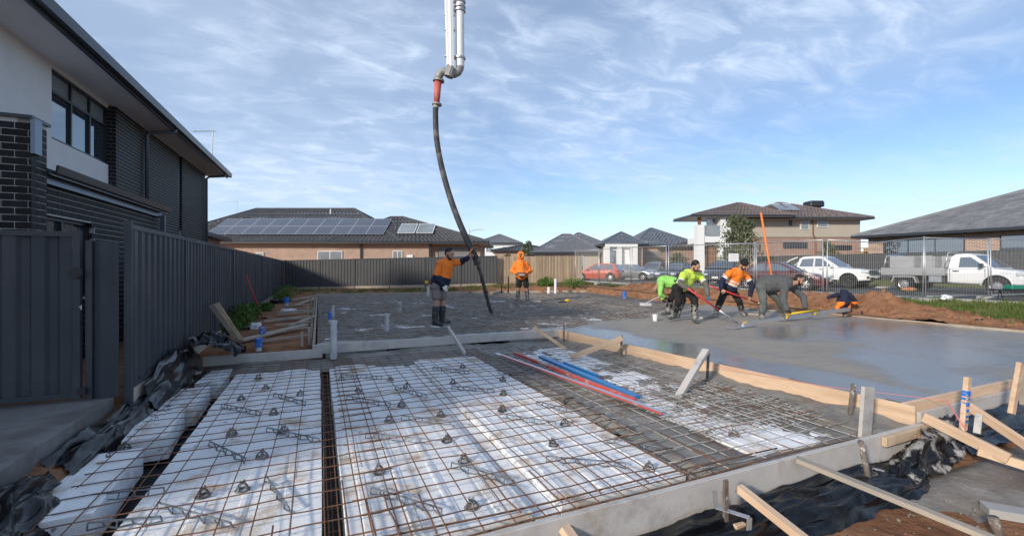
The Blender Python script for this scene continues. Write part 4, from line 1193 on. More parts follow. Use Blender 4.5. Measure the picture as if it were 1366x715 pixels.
# ---- far white two storey house
def far_house(name, px0, px1, d, ye, yr, depth, wall, tile, label, inl=None, inr=None, z0=.3, ov=.5, wins=(), cat='house'):
    p = ray(683) * d
    t = thing(name, (p.x, p.y, 0), label, cat, rz=-YAW)
    x0, x1 = lx(px0, d), lx(px1, d)
    ze = lz(ye, d); zr = lz(yr, d + depth / 2)
    lbox(t, 'wall', wall, x0 + ov, x1 - ov, ov, depth - ov, z0, ze - .05)
    hip_roof(t, 'roof', tile, x0, x1, 0, depth, ze, zr, inl if inl is not None else depth / 2, inr if inr is not None else depth / 2, .4, wave=.45)
    for (a_, b__, y0_, y1_, n) in wins: lwin(t, lx(a_, d), lx(b__, d), ov - .04, lz(y1_, d), lz(y0_, d), n, 'glass')
    return t
far_house('rendered_house', 634, 697, 78, 324, 313, 12, M['white_paint'], M['tile_grey'], 'far white rendered house with pale grey roof behind the steel fence', 5, 5, wins=((648, 656, 329, 336, 2), (670, 678, 329, 336, 1)))
far_house('brick_house', 655, 745, 62, 334, 326.5, 12, M['brick_tan'], M['tile_dark'], 'low far house with dark roof seen above the paling fence', 5, 4)
far_house('brick_house', 708, 806, 52, 336.5, 312.8, 14, M['render_beige'], M['tile_grey'], 'low grey roofed house behind the paling fence', 4.5, 3, wins=((776, 779, 340, 366, 1),))
far_house('brick_house', 742, 822, 58, 330, 311, 13, M['render_beige'], M['tile_grey'], 'grey roofed house behind the one with white pillars', 4, 4)
# front door and meter beside the beige wall
p = ray(683) * 52
t = far_house('rendered_house', 803, 865, 50, 325.5, 310, 9, M['brick_tan'], M['tile_blue'], 'house with a white portico and blue grey roof behind the cars', 3.5, 2.0)
lbox(t, 'portico_fascia', M['white_paint'], lx(807, 50), lx(850, 50), -.25, .3, lz(329.5, 50), lz(325.8, 50))
for a_, b__ in ((807, 813), (823, 829), (841, 850)): lbox(t, 'portico_column', M['white_paint'], lx(a_, 50), lx(b__, 50), -.2, .25, .3, lz(329.6, 50))
lbox(t, 'portico_wall', M['white_paint'], lx(806, 50), lx(850, 50), .3, .45, .3, lz(329.6, 50))
lwin(t, lx(813, 50), lx(822, 50), .27, lz(352, 50), lz(334, 50), 1, 'glass', m='frame_dark')
t = far_house('brick_house', 846, 940, 54, 327, 304.8, 14, M['brick_tan'], M['tile_blue'], 'brick house with wide garage and blue grey roof behind the small tree', 7, 7)
lbox(t, 'garage_door', M['garage_door'], lx(852, 54), lx(884, 54), .40, .47, .3, lz(335, 54))
for k in range(5): lbox(t.children[-1], 'door_panel', M['garage_door'], lx(852, 54), lx(884, 54), .37, .395, .35 + k * .42, .35 + k * .42 + .38)
far_house('brick_house', 895, 1012, 50, 329, 318, 12, M['brick_red'], M['tile_brown'], 'low brown roofed garage beside the two storey beige house', 6, 3)

# ---- two storey beige house
p = ray(683) * 42
HF = thing('beige_house', (p.x, p.y, 0), 'two storey beige house with a balcony and brown roof across the street', 'house', rz=-YAW)
D = 42.0
def FX(px): return lx(px, D)
def FZ(py): return lz(py, D)
lbox(HF, 'lower_wall', M['brick_red'], FX(1003), FX(1155), .6, 7, .3, FZ(316))
lbox(HF, 'upper_wall', M['render_beige'], FX(1001), FX(1153), .5, 7, FZ(316) + .01, FZ(288))
lbox(HF, 'front_wall', M['render_beige'], FX(957), FX(1001) - .01, .3, 2.2, .3, FZ(286))
hip_roof(HF, 'roof', M['tile_brown'], FX(999), FX(1163), -.3, 7.6, FZ(290.5), lz(271, 45.6), 5.0, 6.5, wave=.33)
hip_roof(HF, 'roof', M['tile_brown'], FX(917), FX(1052), -1.0, 3.6, FZ(288.5), lz(271.5, 43.3), 5.6, 4, wave=.33)
# balcony
lbox(HF, 'balcony_floor', M['white_paint'], FX(934), FX(959), -.6, 3, FZ(324), FZ(316))
lbox(HF, 'balcony_pier', M['white_paint'], FX(926.5), FX(935.5), -.7, .2, .3, FZ(301))
lbox(HF, 'balcony_post', M['timber_door'], FX(929), FX(932.5), -.5, -.25, FZ(301), FZ(289))
lbox(HF, 'balcony_pier', M['white_paint'], FX(957), FX(971), -.62, .25, FZ(330), FZ(287.5))
gb = lbox(HF, 'balustrade_glass', M['glass_pale'], FX(935.5), FX(957), -.58, -.55, FZ(315.5), FZ(302.5))
lbox(HF, 'handrail', M['galv'], FX(935.5), FX(957), -.60, -.53, FZ(302.5), FZ(301.5))
lwin(HF, FX(944), FX(956), .25, FZ(315), FZ(291), 2, 'glass')
lbox(HF, 'garage_door', M['timber_door'], FX(943), FX(957), .22, .28, .3, FZ(330))
lbox(HF, 'porch_column', M['white_paint'], FX(957), FX(962), -.5, 0, .3, FZ(330.5))
lwin(HF, FX(1072), FX(1083.5), .46, FZ(306), FZ(290.5), 1, 'glass_pale', m='white_paint')
lwin(HF, FX(1094.5), FX(1109), .46, FZ(303), FZ(291), 1, 'glass_pale', m='white_paint')
lwin(HF, FX(1057), FX(1060.5), .46, FZ(300), FZ(288.8), 1, 'glass', m='frame_dark')
lwin(HF, FX(1050), FX(1082), .56, FZ(331), FZ(323), 3, 'glass', m='frame_dark')
lwin(HF, FX(1118), FX(1142), .56, FZ(333), FZ(327), 3, 'glass', m='frame_dark')
MB().tube([(FX(1088.5), .4, FZ(289)), (FX(1088.5), .4, FZ(312)), (FX(1092), .45, FZ(318)), (FX(1092), .45, .3)], .06, 8).build('downpipe', M['timber_door'], HF, local=True)
# cooler and roof collector
t = thing('evaporative_cooler', atd(1085, 281, 45), 'dark box cooler on the brown roof of the two storey house', 'cooler', rz=-YAW)
b = MB().box((0, 0, .62), (1.45, 1.4, .62), tap=.93); b.build('cooler_body', M['dark_plastic'], t, local=True, bevel=.1)
MB().box((0, 0, .12), (.9, .9, .5)).build('cooler_duct', M['gutter'], t, local=True)
for k in range(6): MB().box((-.55 + .22 * k, -.70, .60), (.14, .03, .40)).build('louvre', M['gutter'], t, local=True)
fs_ = (lz(271, 45.6) - FZ(290.5)) / 3.95; fr_ = Matrix.Rotation(math.atan(fs_), 3, 'X')
for x in (FX(1060), FX(1072)):
    c = Vector((x, 2.1, FZ(290.5) + 2.4 * fs_ + .14)); po = MB().box(c, (1.2, 1.9, .06), fr_).build('roof_collector', M['glass_pale'], HF, local=True)
    MB().box(c + fr_ @ Vector((0, .98, .02)), (1.24, .06, .08), fr_).build('collector_rim', M['white_paint'], po, local=True)

# ---- single storey house on the right, parallel to the street
HG = thing('brick_house', (36.8, 0, .55), 'low brick house with a wide grey tiled hip roof behind the white tray truck', 'house')
def gl(x, y, z): return (x - 36.8, y, z - .55)
def gbox(name, m, x0, x1, y0, y1, z0, z1): return MB().box(gl((x0 + x1) / 2, (y0 + y1) / 2, (z0 + z1) / 2), (x1 - x0, y1 - y0, z1 - z0)).build(name, m, HG, local=True)
gbox('wall', M['brick_tan'], 37.6, 48, -4, 19.6, .5, 3.6)
hip_roof(HG, 'roof', M['tile_grey'], 0, 15, -6, 20.3, 3.12, 6.9, 7.5, 7.5) if False else None
# ridge runs along the street: build turned by 90 degrees
rt = bpy.data.objects.new('roof_frame', None)
bpy.data.objects.remove(rt)
def hip_roof_y(parent, name, m, x0, x1, y0, y1, ze, zr, inn, inf_, course=.33):
    xr = (x0 + x1) / 2
    b = MB(); Rn, Rf = Vector((xr, y0 + inn, zr)), Vector((xr, y1 - inf_, zr))
    c = [Vector((x0, y0, ze)), Vector((x1, y0, ze)), Vector((x1, y1, ze)), Vector((x0, y1, ze))]
    def slope(p0, p1, t0, t1):
        n = max(2, int(((t0 + t1) / 2 - (p0 + p1) / 2).length / course))
        nr = (p1 - p0).cross(((t0 + t1) / 2) - p0).normalized()
        if nr.z < 0: nr = -nr
        for k in range(n):
            u, v = k / n, (k + 1) / n
            a_, b__, c_, d_ = p0.lerp(t0, u), p1.lerp(t1, u), p1.lerp(t1, v), p0.lerp(t0, v)
            nt_ = max(1, int((b__ - a_).length / .42))
            for i in range(nt_):                        # flat tiles, each a little out of line
                up = nr * (.022 + .02 * random.random()); b.mi = random.choice((0, 0, 1, 2))
                q0, q1 = a_.lerp(b__, i / nt_), a_.lerp(b__, (i + 1) / nt_)
                b.add([q0 + up, q1 + up, d_.lerp(c_, (i + 1) / nt_), d_.lerp(c_, i / nt_), q0, q1], [(0, 1, 2, 3), (4, 5, 1, 0)])
    slope(c[3], c[0], Rf, Rn); slope(c[0], c[1], Rn, Rn); slope(c[1], c[2], Rn, Rf); slope(c[2], c[3], Rf, Rf)
    o = b.build(name, m, parent, local=True)
    rc = MB()
    for p_, q_ in ((c[0], Rn), (c[1], Rn), (c[2], Rf), (c[3], Rf), (Rn, Rf)): rc.tube([p_ + Vector((0, 0, .03)), q_ + Vector((0, 0, .03))], .1, 6)
    rc.build('ridge_caps', m[0], o, local=True)
    g = MB()
    for p_, q_ in ((c[0], c[1]), (c[1], c[2]), (c[2], c[3]), (c[3], c[0])): g.beam(p_ + Vector((0, 0, -.08)), q_ + Vector((0, 0, -.08)), .13, .18)
    g.build('gutter', M['gutter'], o, local=True)
    MB().box(((x0 + x1) / 2, (y0 + y1) / 2, ze - .14), (x1 - x0 - .1, y1 - y0 - .1, .03)).build('soffit', M['gutter'], o, local=True)
    return o
hip_roof_y(HG, 'roof', [M['tile_grey'], M['tile_grey_b'], M['tile_grey_c']], 0, 15, -8, 20.3, 3.17, 6.9, 6.0, 10.2)
for y0, y1 in ((14.2, 18.6), (11.0, 12.6), (2.5, 8.0)):
    lwin(HG, y0, y1, .76, 1.0, 2.75, max(1, int((y1 - y0) / 1.2)), 'glass', face='x', m='frame_dark')
# stacked brick packs / pallets seen above the grey fence
# grey steel fence of the far lots
steel_fence((34.6, -2), (34.6, 26.5), .50, .50, 1.85, 12, 'grey steel fence across the street behind the white utes', M['colorbond2'], plinth=False, face=-1)
for px0, px1, py0, py1, d, lb in ((1147, 1166, 331, 336, 34, 'low timber pallet stack above the fence left of the tray truck'), (1334, 1362, 329, 335, 27, 'timber pallet stack above the fence over the tray truck nose')):
    a_, b__ = atd(px0, py1, d), atd(px1, py0, d)
    t = thing('timber_pallet', (*((a_ + b__) / 2).xy, a_.z), lb, 'pallet', rz=-YAW)
    w_ = (px1 - px0) / F_PX * d; hh = (py1 - py0) / F_PX * d
    for z in (0, hh): MB().box((0, 0, z), (w_, .9, .03)).build('deck_board', M['pallet'], t, local=True)
    for k in range(8): MB().box((-w_ / 2 + w_ * k / 7 * .94 + .04, -.40, hh / 2), (.10, .08, hh - .04)).build('pallet_block', M['pallet'], t, local=True)
    MB().box((0, .1, -1.0), (w_ * .9, .7, 1.96)).build('stack_core', M['pallet'], t, local=True)

# street lamp far behind the hose
t = thing('street_lamp', atd(626, 340, 70), 'thin grey street lamp behind the brick house with solar panels', 'street lamp', rz=-YAW)
MB().tube([(0, 0, -2), (0, 0, 4.2)], .07, 8).build('lamp_post', M['galv'], t, local=True)
MB().tube([(0, 0, 3.6), (.9, 0, 3.95), (1.7, 0, 4.0)], .04, 6).build('lamp_arm', M['galv'], t, local=True)
MB().box((1.95, 0, 4.0), (.6, .22, .10)).build('lamp_head', M['galv'], t, local=True)

# ================================================================== DIRT MOUND
def mound_h(x, y):
    pk = [(3.5, .05), (5, .14), (6.2, .34), (7.3, .62), (8.2, .50), (9.3, .46), (11, .42), (13, .34), (15, .32), (17, .42), (18.4, .30), (19.6, .05)]
    hgt = 0
    for (y0, h0), (y1, h1) in zip(pk[:-1], pk[1:]):
        if y0 <= y <= y1: hgt = h0 + (h1 - h0) * sstep(y0, y1, y)
    c = 14.75 + .25 * math.sin(y * .8)
    w = 1.05 + .25 * math.sin(y * 1.3 + 1)
    r = abs(x - c) / w
    return hgt * max(0, 1 - r) ** .9 if r < 1 else -.1
b = MB()
def mfn(i, j):
    x, y = 13.56 + 3.0 * i / 60, 3.4 + 16.6 * j / 260
    m_ = mound_h(x, y)
    lump = .07 * fbm(x, y, 2, 2.2, 5) + .05 * noise.noise(Vector((x * 7, y * 7, 1))) + .03 * noise.noise(Vector((x * 16, y * 16, 1)))
    return (x, y, ground_h(x, y) - .02 + (max(m_ + lump, .045 + .2 * lump if x < 14.3 else -.08) if m_ > 0 else (.045 + .2 * lump if x < 14.3 else -.08)))
b.grid(60, 260, mfn)
tag(b.build('dirt_mound', M['soil'], smooth=True), kind='structure')
lump = MB().ell((0, 0, 0), (1, .85, .7), 8, 6).build('soil_clod', M['soil'], local=True)
for i_, v_ in enumerate(lump.data.vertices): v_.co *= 1 + .25 * noise.noise(v_.co * 2.1)
random.seed(3)
clods = 0
for k in range(150):
    y = random.uniform(4.2, 18.8); x = 13.75 + random.random() * 1.6
    o = lump if clods == 0 else bpy.data.objects.new('soil_clod', lump.data)
    if clods: col.objects.link(o)
    clods += 1
    s_ = random.uniform(.025, .075)
    mz = mound_h(x, y)
    lz_ = .07 * fbm(x, y, 2, 2.2, 5) + .05 * noise.noise(Vector((x * 7, y * 7, 1)))
    o.location = (x, y, ground_h(x, y) - .02 + (max(0, mz) + lz_ if mz > 0 else 0) + s_ * .3); o.scale = (s_, s_, s_); o.rotation_euler = (random.random() * 3, random.random() * 3, random.random() * 3)
    tag(o, 'red brown soil clod lying on the dirt mound', 'soil clod', 'clods on the dirt mound')

# ================================================================== PLANTS
def blades(b, x, y, z, n, hh, sp, lean=.5):
    for _ in range(n):
        a = random.uniform(0, 6.28); r = random.uniform(0, sp)
        bx, by = x + r * math.cos(a), y + r * math.sin(a)
        l = hh * random.uniform(.5, 1.15); a2 = random.uniform(0, 6.28); w = .006 + .004 * random.random()
        tx, ty = bx + math.cos(a2) * l * lean * random.random(), by + math.sin(a2) * l * lean * random.random()
        px_, py_ = -math.sin(a2) * w, math.cos(a2) * w
        b.add([(bx - px_, by - py_, z), (bx + px_, by + py_, z), ((bx + tx) / 2 + px_ * .7, (by + ty) / 2 + py_ * .7, z + l * .6), (tx, ty, z + l), ((bx + tx) / 2 - px_ * .7, (by + ty) / 2 - py_ * .7, z + l * .6)], [(0, 1, 2, 4), (4, 2, 3)])
random.seed(21)
b = MB()
for _ in range(5600):
    x, y = random.uniform(15.3, 19.55), random.uniform(3.0, 27)
    if random.random() < .35: x, y = random.uniform(14.4, 17.5), random.uniform(2.8, 7.6)
    if mound_h(x, y) > .12: continue
    if y > 9 and fbm(x, y, 4, .6) < -.12: continue
    if y > 9 and x < 15.9 and random.random() < .5: continue
    blades(b, x, y, ground_h(x, y) + .02, 6, .10 + .14 * max(0, fbm(x, y, 1, .8)) + (.07 if y < 9 else 0), .12)
tag(b.build('nature_strip_grass', M['grass']), 'rough green grass on the verge along the site fence', 'grass', kind='stuff')
b = MB()
for _ in range(1500):
    x = random.uniform(-1, 14.5); yb = 25.6 + (31 - 25.6) * sstep(10, -2, x)
    y = yfar(x) + .6 + (yb - yfar(x) - .8) * random.random()
    if fbm(x, y, 4, .7) < .0: continue
    blades(b, x, y, ground_h(x, y), 6, .16, .14)
tag(b.build('back_fence_grass', M['grass']), 'green grass strip along the foot of the back fences', 'grass', kind='stuff')
b = MB()
for _ in range(900):
    x, y = random.uniform(29.4, 33.5), random.uniform(4, 30); blades(b, x, y, ground_h(x, y) + .05, 6, .16, .2)
tag(b.build('far_verge_grass', M['grass']), 'green grass verge across the street behind the white utes', 'grass', kind='stuff')
def leaf_cloud(b, c, r, n, ls, seed=0, flat=1.0):
    for _ in range(n):
        while True:
            p = Vector((random.uniform(-1, 1), random.uniform(-1, 1), random.uniform(-1, 1)))
            if p.length < 1: break
        q = Vector(c) + Vector((p.x * r[0], p.y * r[1], p.z * r[2]))
        if noise.noise(q * (1.6 / max(r)) * 2.2 + Vector((seed, 0, 0))) < -.12 and p.length > .25: continue
        e = Euler((random.uniform(0, 6.3), random.uniform(0, 6.3), random.uniform(0, 6.3))).to_matrix()
        l = ls * random.uniform(.6, 1.3)
        b.add([q + e @ Vector(v) for v in ((-l, 0, 0), (0, -l * .35, l * .12), (l, 0, 0), (0, l * .35, l * .12))], [(0, 1, 2), (0, 2, 3)])
def tree(name, base, ht, crown, label, leaf=.10, n=1400, mleaf='leaf', seed=1.0, trunk=.07, cat='tree', group=None):
    t = thing(name, base, label, cat, group)
    b = MB(); x, y, z = base
    top = Vector((x + .1, y, z + ht * .8))
    b.tube([(x, y, z), (x + .04, y, z + ht * .3), (x - .02, y, z + ht * .55), top], [trunk, trunk * .8, trunk * .55, trunk * .2], 7)
    random.seed(int(seed * 100))
    for k in range(6):
        s0 = Vector((x, y, z + ht * (.28 + .08 * k))); a = k * 2.2 + seed
        b.tube([s0, s0 + Vector((math.cos(a) * crown * .35, math.sin(a) * crown * .35, ht * .12)), s0 + Vector((math.cos(a) * crown * .75, math.sin(a) * crown * .75, ht * .22))], [trunk * .45, trunk * .3, trunk * .12], 5)
    b.build('trunk', M['bark'], t)
    c = MB()
    for k in range(9):
        a = k * 2.4 + seed; u = k / 8
        rr = crown * (.55 if u < .8 else .35)
        cc = Vector((x + math.cos(a) * crown * .5 * (1 - u * .6), y + math.sin(a) * crown * .5 * (1 - u * .6), z + ht * (.30 + .62 * u)))
        leaf_cloud(c, cc, (rr, rr, rr * .75), n // 9, leaf, seed + k)
    c.build('crown', M[mleaf], t)
    return t
q = ray(986) * 33; tree('gum_tree', (q.x, q.y, .3), 5.0, 1.9, 'bushy gum tree in front of the two storey beige house', .13, 4200, 'leaf', 1.3, .10)
q = ray(1106) * 36; tree('street_tree', (q.x, q.y, .5), 3.0, 1.0, 'small young tree behind the white dual cab', .12, 1300, 'leaf', 2.2)
q = ray(903) * 40; tree('street_tree', (q.x, q.y, .3), 2.3, 1.35, 'round shrubby tree in front of the brick garage', .13, 1900, 'leaf', 3.7)
q = ray(704) * 58; tree('street_tree', (q.x, q.y, .3), 4.7, 1.2, 'dark narrow tree above the paling fence', .16, 1500, 'leaf', 4.4)
q = ray(676) * 56; tree('street_tree', (q.x, q.y, .3), 2.9, .9, 'low pale tree top just above the paling fence', .15, 500, 'leaf', 5.4)
def weed(base, r, hh, label, n=320, group=None, leaf=.045):
    t = thing('weed_plant', base, label, 'weed', group)
    b = MB()
    for k in range(9):
        a = k * 2.4; d_ = r * .8 * (k % 3 + 1) / 3
        b.tube([base, (base[0] + math.cos(a) * d_ * .5, base[1] + math.sin(a) * d_ * .5, base[2] + hh * .55), (base[0] + math.cos(a) * d_, base[1] + math.sin(a) * d_, base[2] + hh * .9)], .006, 4)
    b.build('stems', M['weed'], t)
    c = MB(); leaf_cloud(c, (base[0], base[1], base[2] + hh * .5), (r, r, hh * .55), n, leaf, base[0] * 7)
    c.build('leaves', M['weed'], t)
for px, py, d, r, hh, lb in ((322, 440, 10.0, .22, .50, 'tall leafy weed at the steel fence beside the leaning boards'), (305, 452, 9.2, .18, .30, 'low leafy weed under the leaning boards'), (334, 424, 11.6, .20, .40, 'leafy weed between the leaning boards and the red shovel'), (382, 394, 21, .5, .50, 'green weed clump in the far corner by the steel fence'), (376, 402, 18, .35, .34, 'low green weed clump near the blue capped pipe'), (355, 416, 14, .2, .25, 'small weed at the foot of the steel fence by the red shovel')):
    q = ray(px) * d; weed((q.x, q.y, ground_h(q.x, q.y) - .01), r * 1.25, hh * 1.15, lb, 800, leaf=.05)
for px, py, d, r, hh, lb in ((730, 385, 25, .45, .55, 'green weed clump at the paling fence beside the white upright pipe'), (765, 384, 24.5, .7, .50, 'wide green weed clump in front of the end of the paling fence'), (723, 385, 25.5, .3, .4, 'small weed clump at the paling fence behind the remote man')):
    q = ray(px) * d; weed((q.x, q.y, ground_h(q.x, q.y)), r, hh, lb, 600, leaf=.07)

# ================================================================== THE RED SOIL STRIP ON THE LEFT
def on_ground(px, py, dz=0.0):
    p = at(px, py, 0.0); return Vector((p.x, p.y, ground_h(p.x, p.y) + dz))
lab = ['long wide board lying across the red soil nearest the bay', 'narrow timber lying across the red soil by the white bag', 'timber lying across the red soil below the far pipe', 'short timber near the far end of the side board', 'thin timber at the far end of the red soil strip', 'short timber leaning on the side board']
for (x1, y1, x2, y2, w), lb in zip(((321, 457, 408, 437, .14), (351, 431, 420, 425, .09), (369, 419, 421, 416, .12), (393, 409, 421, 400, .10), (389, 402, 423, 396, .09), (386, 437, 421, 425, .07)), lab):
    a_, b__ = on_ground(x1, y1, .06), on_ground(x2, y2, .09)
    timber('soil_timber', a_, b__, w, .04, M['old_timber'], lb)
for (px, y0, y1, lb) in ((403, 442, 460, 'stubby peg outside the side board nearest the bay'), (412, 436, 458, 'taller peg outside the side board nearest the bay'), (411, 408, 424, 'peg outside the side board near the middle of the red soil'), (415, 397, 409, 'peg outside the side board towards the back fence')):
    d_ = 1.35 * F_PX / (y1 - CY)
    stake_round(px, y1 + 2, y0, d_, lb, r=.03, m='old_timber', flat=True)
random.seed(31)
for k, y_ in enumerate((9.3, 10.4, 11.6, 12.9, 14.3, 15.8, 17.4, 19.1, 20.9)):
    hb_ = .16 + .05 * random.random()
    timber('side_peg', (-.135, y_, -.15), (-.13 + random.uniform(-.02, .02), y_ + random.uniform(-.04, .04), hb_), .05, .035, M['old_timber'], 'rough sawn peg driven outside the side board along the red soil', 'peg', up=(0, 1, 0), group='pegs along the side board')
    timber('side_strut', (-.16, y_ + .05, .07), (-.75 - .35 * random.random(), y_ + random.uniform(-.3, .3), .03), .06, .035, M['old_timber'], 'short timber strut bracing a peg of the side board', 'brace', group='struts along the side board')
timber('leaning_board', on_ground(318, 455, .02), atd(282, 407, 7.7), .085, .03, M['old_timber'], 'weathered board leaning against the steel fence', 'board', up=(0, 1, 0))
timber('leaning_board', on_ground(320, 454, .03), atd(288, 405, 7.9), .10, .03, M['pine_y'], 'browner board leaning against the steel fence behind the weathered one', 'board', up=(0, 1, 0))
t = thing('shovel', on_ground(352, 428), 'red handled shovel leaning on the steel fence', 'shovel')
a_, b__ = on_ground(350, 424, .02), atd(328, 368, 11.3)
MB().tube([a_, b__], .018, 8).build('handle', M['red_handle'], t, smooth=True)
MB().beam(a_, a_ + (a_ - b__).normalized() * .24, .2, .02, (0, 1, 0)).build('blade', M['dark_plastic'], t, bevel=.008)
def pipe(px, y0, y1, label, r=.05, blue=None, d=None, z=0.0, m='pvc', collar=True, cat='pipe'):
    p = at(px, y1, z) if d is None else atd(px, y1, d)
    d_ = SS * p.x + CC * p.y
    hh = (y1 - y0) / F_PX * d_
    t = thing('upright_pipe', p, label, cat)
    MB().tube([p - Vector((0, 0, .05)), p + Vector((0, 0, hh))], r, 16).build('pipe_wall', M[m], t, smooth=False)
    if collar: MB().tube([p + Vector((0, 0, hh - .05)), p + Vector((0, 0, hh + .004))], r * 1.12, 16).build('pipe_collar', M[m], t)
    if blue: MB().tube([p + Vector((0, 0, hh * (1 - blue))), p + Vector((0, 0, hh + .01))], r * 1.15, 16).build('tape_wrap', M['blue_paint'], t)
    return t
pipe(445, 428, 475, 'tall pale pipe standing at the back board of the bay', .055, z=-.15)
pipe(440, 417, 427, 'small blue taped pipe behind the tall pale pipe', .03, blue=.9, d=9.0)
pipe(444, 408, 426, 'short pale pipe behind the blue taped pipe in the rough pour', .045)
pipe(516, 419, 439, 'pale pipe in the rough pour left of the man in shorts', .055)
pipe(533, 403, 416, 'short pale pipe farther back in the rough pour', .06)
pipe(571, 383, 396, 'pale pipe near the tripod behind the man in shorts', .07)
pipe(741, 372, 392, 'tall white upright pipe in the pour by the paling fence', .065, m='white_paint')
pipe(732, 383, 392, 'short white pipe stub next to the tall white pipe', .07, m='white_paint')
pipe(382, 397, 409, 'blue taped pipe on the red soil towards the back fence', .07, blue=.6)
pipe(350, 437, 450, 'blue taped pipe on the red soil near the bay', .05, blue=.95)
pipe(345, 452, 464, 'lower blue taped stub beside the near blue pipe', .05, blue=.9)
pipe(833, 389, 398, 'blue capped stub on the slab edge by the grass', .075, blue=.9)
p = at(874, 428, 0); t = thing('paper_cup', p, 'white cup standing on the wet slab near the man in yellow', 'cup')
MB().tube([p, p + Vector((0, 0, .16))], [.055, .07], 14).build('cup_wall', M['bag_white'], t); MB().tube([p + Vector((0, 0, .155)), p + Vector((0, 0, .17))], .074, 14).build('cup_rim', M['bag_white'], t)
def bag(p, r, label, m='bag_white', seed=1.0):
    b = MB().ell(p, r, 18, 12)
    b.v = [tuple(Vector(q) + (Vector(q) - Vector(p)) * .9 * noise.noise(Vector(q) * 13 + Vector((seed, 0, 0)))) for q in b.v]
    return tag(b.build('plastic_bag', M[m], smooth=True), label, 'bag')
bag(on_ground(338, 436, .04), (.15, .13, .07), 'crumpled white bag on the red soil by the weeds')
bag(on_ground(385, 416, .04), (.19, .16, .07), 'white sack on the red soil near the far blue pipe', seed=4)
bag(on_ground(1263, 413, .20), (.17, .12, .07), 'crumpled white plastic bag on the grass verge', seed=7)
bag(on_ground(1212, 399, .22), (.35, .2, .08), 'red and yellow bag lying behind the dirt mound', 'bag_red', 9)
bag(on_ground(373, 404, .06), (.3, .2, .12), 'black plastic bundle on the red soil', 'membrane', 12)
# tripod level
p = at(569, 393, .02); t = thing('tripod_level', p, 'small laser level on a timber tripod behind the man in shorts', 'tripod')
for k, a in enumerate((.6, 2.7, 4.6)):
    MB().beam(p + Vector((math.cos(a) * .38, math.sin(a) * .38, 0)), p + Vector((0, 0, .50)), .035, .03).build('leg', M['old_timber'], t)
MB().tube([p + Vector((0, 0, .48)), p + Vector((0, 0, .53))], .07, 10).build('head_plate', M['dark_plastic'], t)
MB().box(p + Vector((0, 0, .61)), (.15, .13, .16)).build('level_body', M['yellow_plastic'], t, bevel=.02)
# yellow tool and offcuts on the pour
p = at(757, 403, .0); t = thing('hand_tool', p, 'yellow handled tool lying on the rough pour', 'tool')
MB().ell(p + Vector((0, 0, .06)), (.12, .09, .07), 10, 7).build('grip', M['yellow_plastic'], t, smooth=True); MB().beam(p + Vector((0, 0, .03)), p + Vector((-.45, -.1, .03)), .1, .03).build('blade', M['dark_plastic'], t)
timber('timber_offcut', at(704, 402, .03), at(722, 402, .03), .12, .06, M['formboard'], 'flat pale offcut beside the boots of the man with the remote')
timber('timber_offcut', at(770, 386, .08), at(800, 382, .12), .1, .06, M['old_timber'], 'timber lying on the soil in front of the weeds by the paling fence')
timber('timber_offcut', at(655, 392, .06), at(672, 388, .1), .2, .12, M['old_timber'], 'stubby timber block on the slab edge behind the hose')
for px, d_, lb in ((678, 22.6, 'dark capped peg by the man with the remote'), (669, 22.2, 'thin dark peg left of the man with the remote'), (595, 17, 'thin upright steel rod behind the man in shorts')):
    stake_round(px, 391, 369 if px > 600 else 362, d_, lb, r=.03 if px != 595 else .02, m='dark_plastic')
for px in (1150, 1163, 1303, 1310): 
    stake_round(px, CY + 1.35 * F_PX / 11.4 if False else 424 if px < 1200 else 434, 415 if px < 1200 else 425, 12.2 if px < 1200 else 10.3, 'short dark peg on the slab edge below the dirt mound', r=.025, m='dark_plastic', group='edge pegs below the mound')
# leaning orange pole
t = tag(MB().tube([atd(1035, 402, 15.6), atd(1015, 284, 16.0)], .035, 8).build('orange_pole', M['orange_paint'], smooth=True), 'leaning orange pole beside the site fence', 'pole')
# green crate and trestle at the right edge
q = atd(1356, 392, 14.6); t = thing('work_trestle', q, 'black folding trestle with a green box in front of the tray truck wheel', 'trestle', rz=-YAW)
for x in (-.55, .35): MB().tube([(x - .1, 0, -.25), (x, 0, .12), (x + .14, 0, -.25)], .018, 6).build('leg', M['dark_plastic'], t, local=True)
MB().box((-.1, 0, .13), (1.3, .3, .05)).build('top', M['dark_plastic'], t, local=True); MB().box((-.05, 0, .22), (.5, .28, .14)).build('tool_box', M['box_green'], t, local=True, bevel=.02)
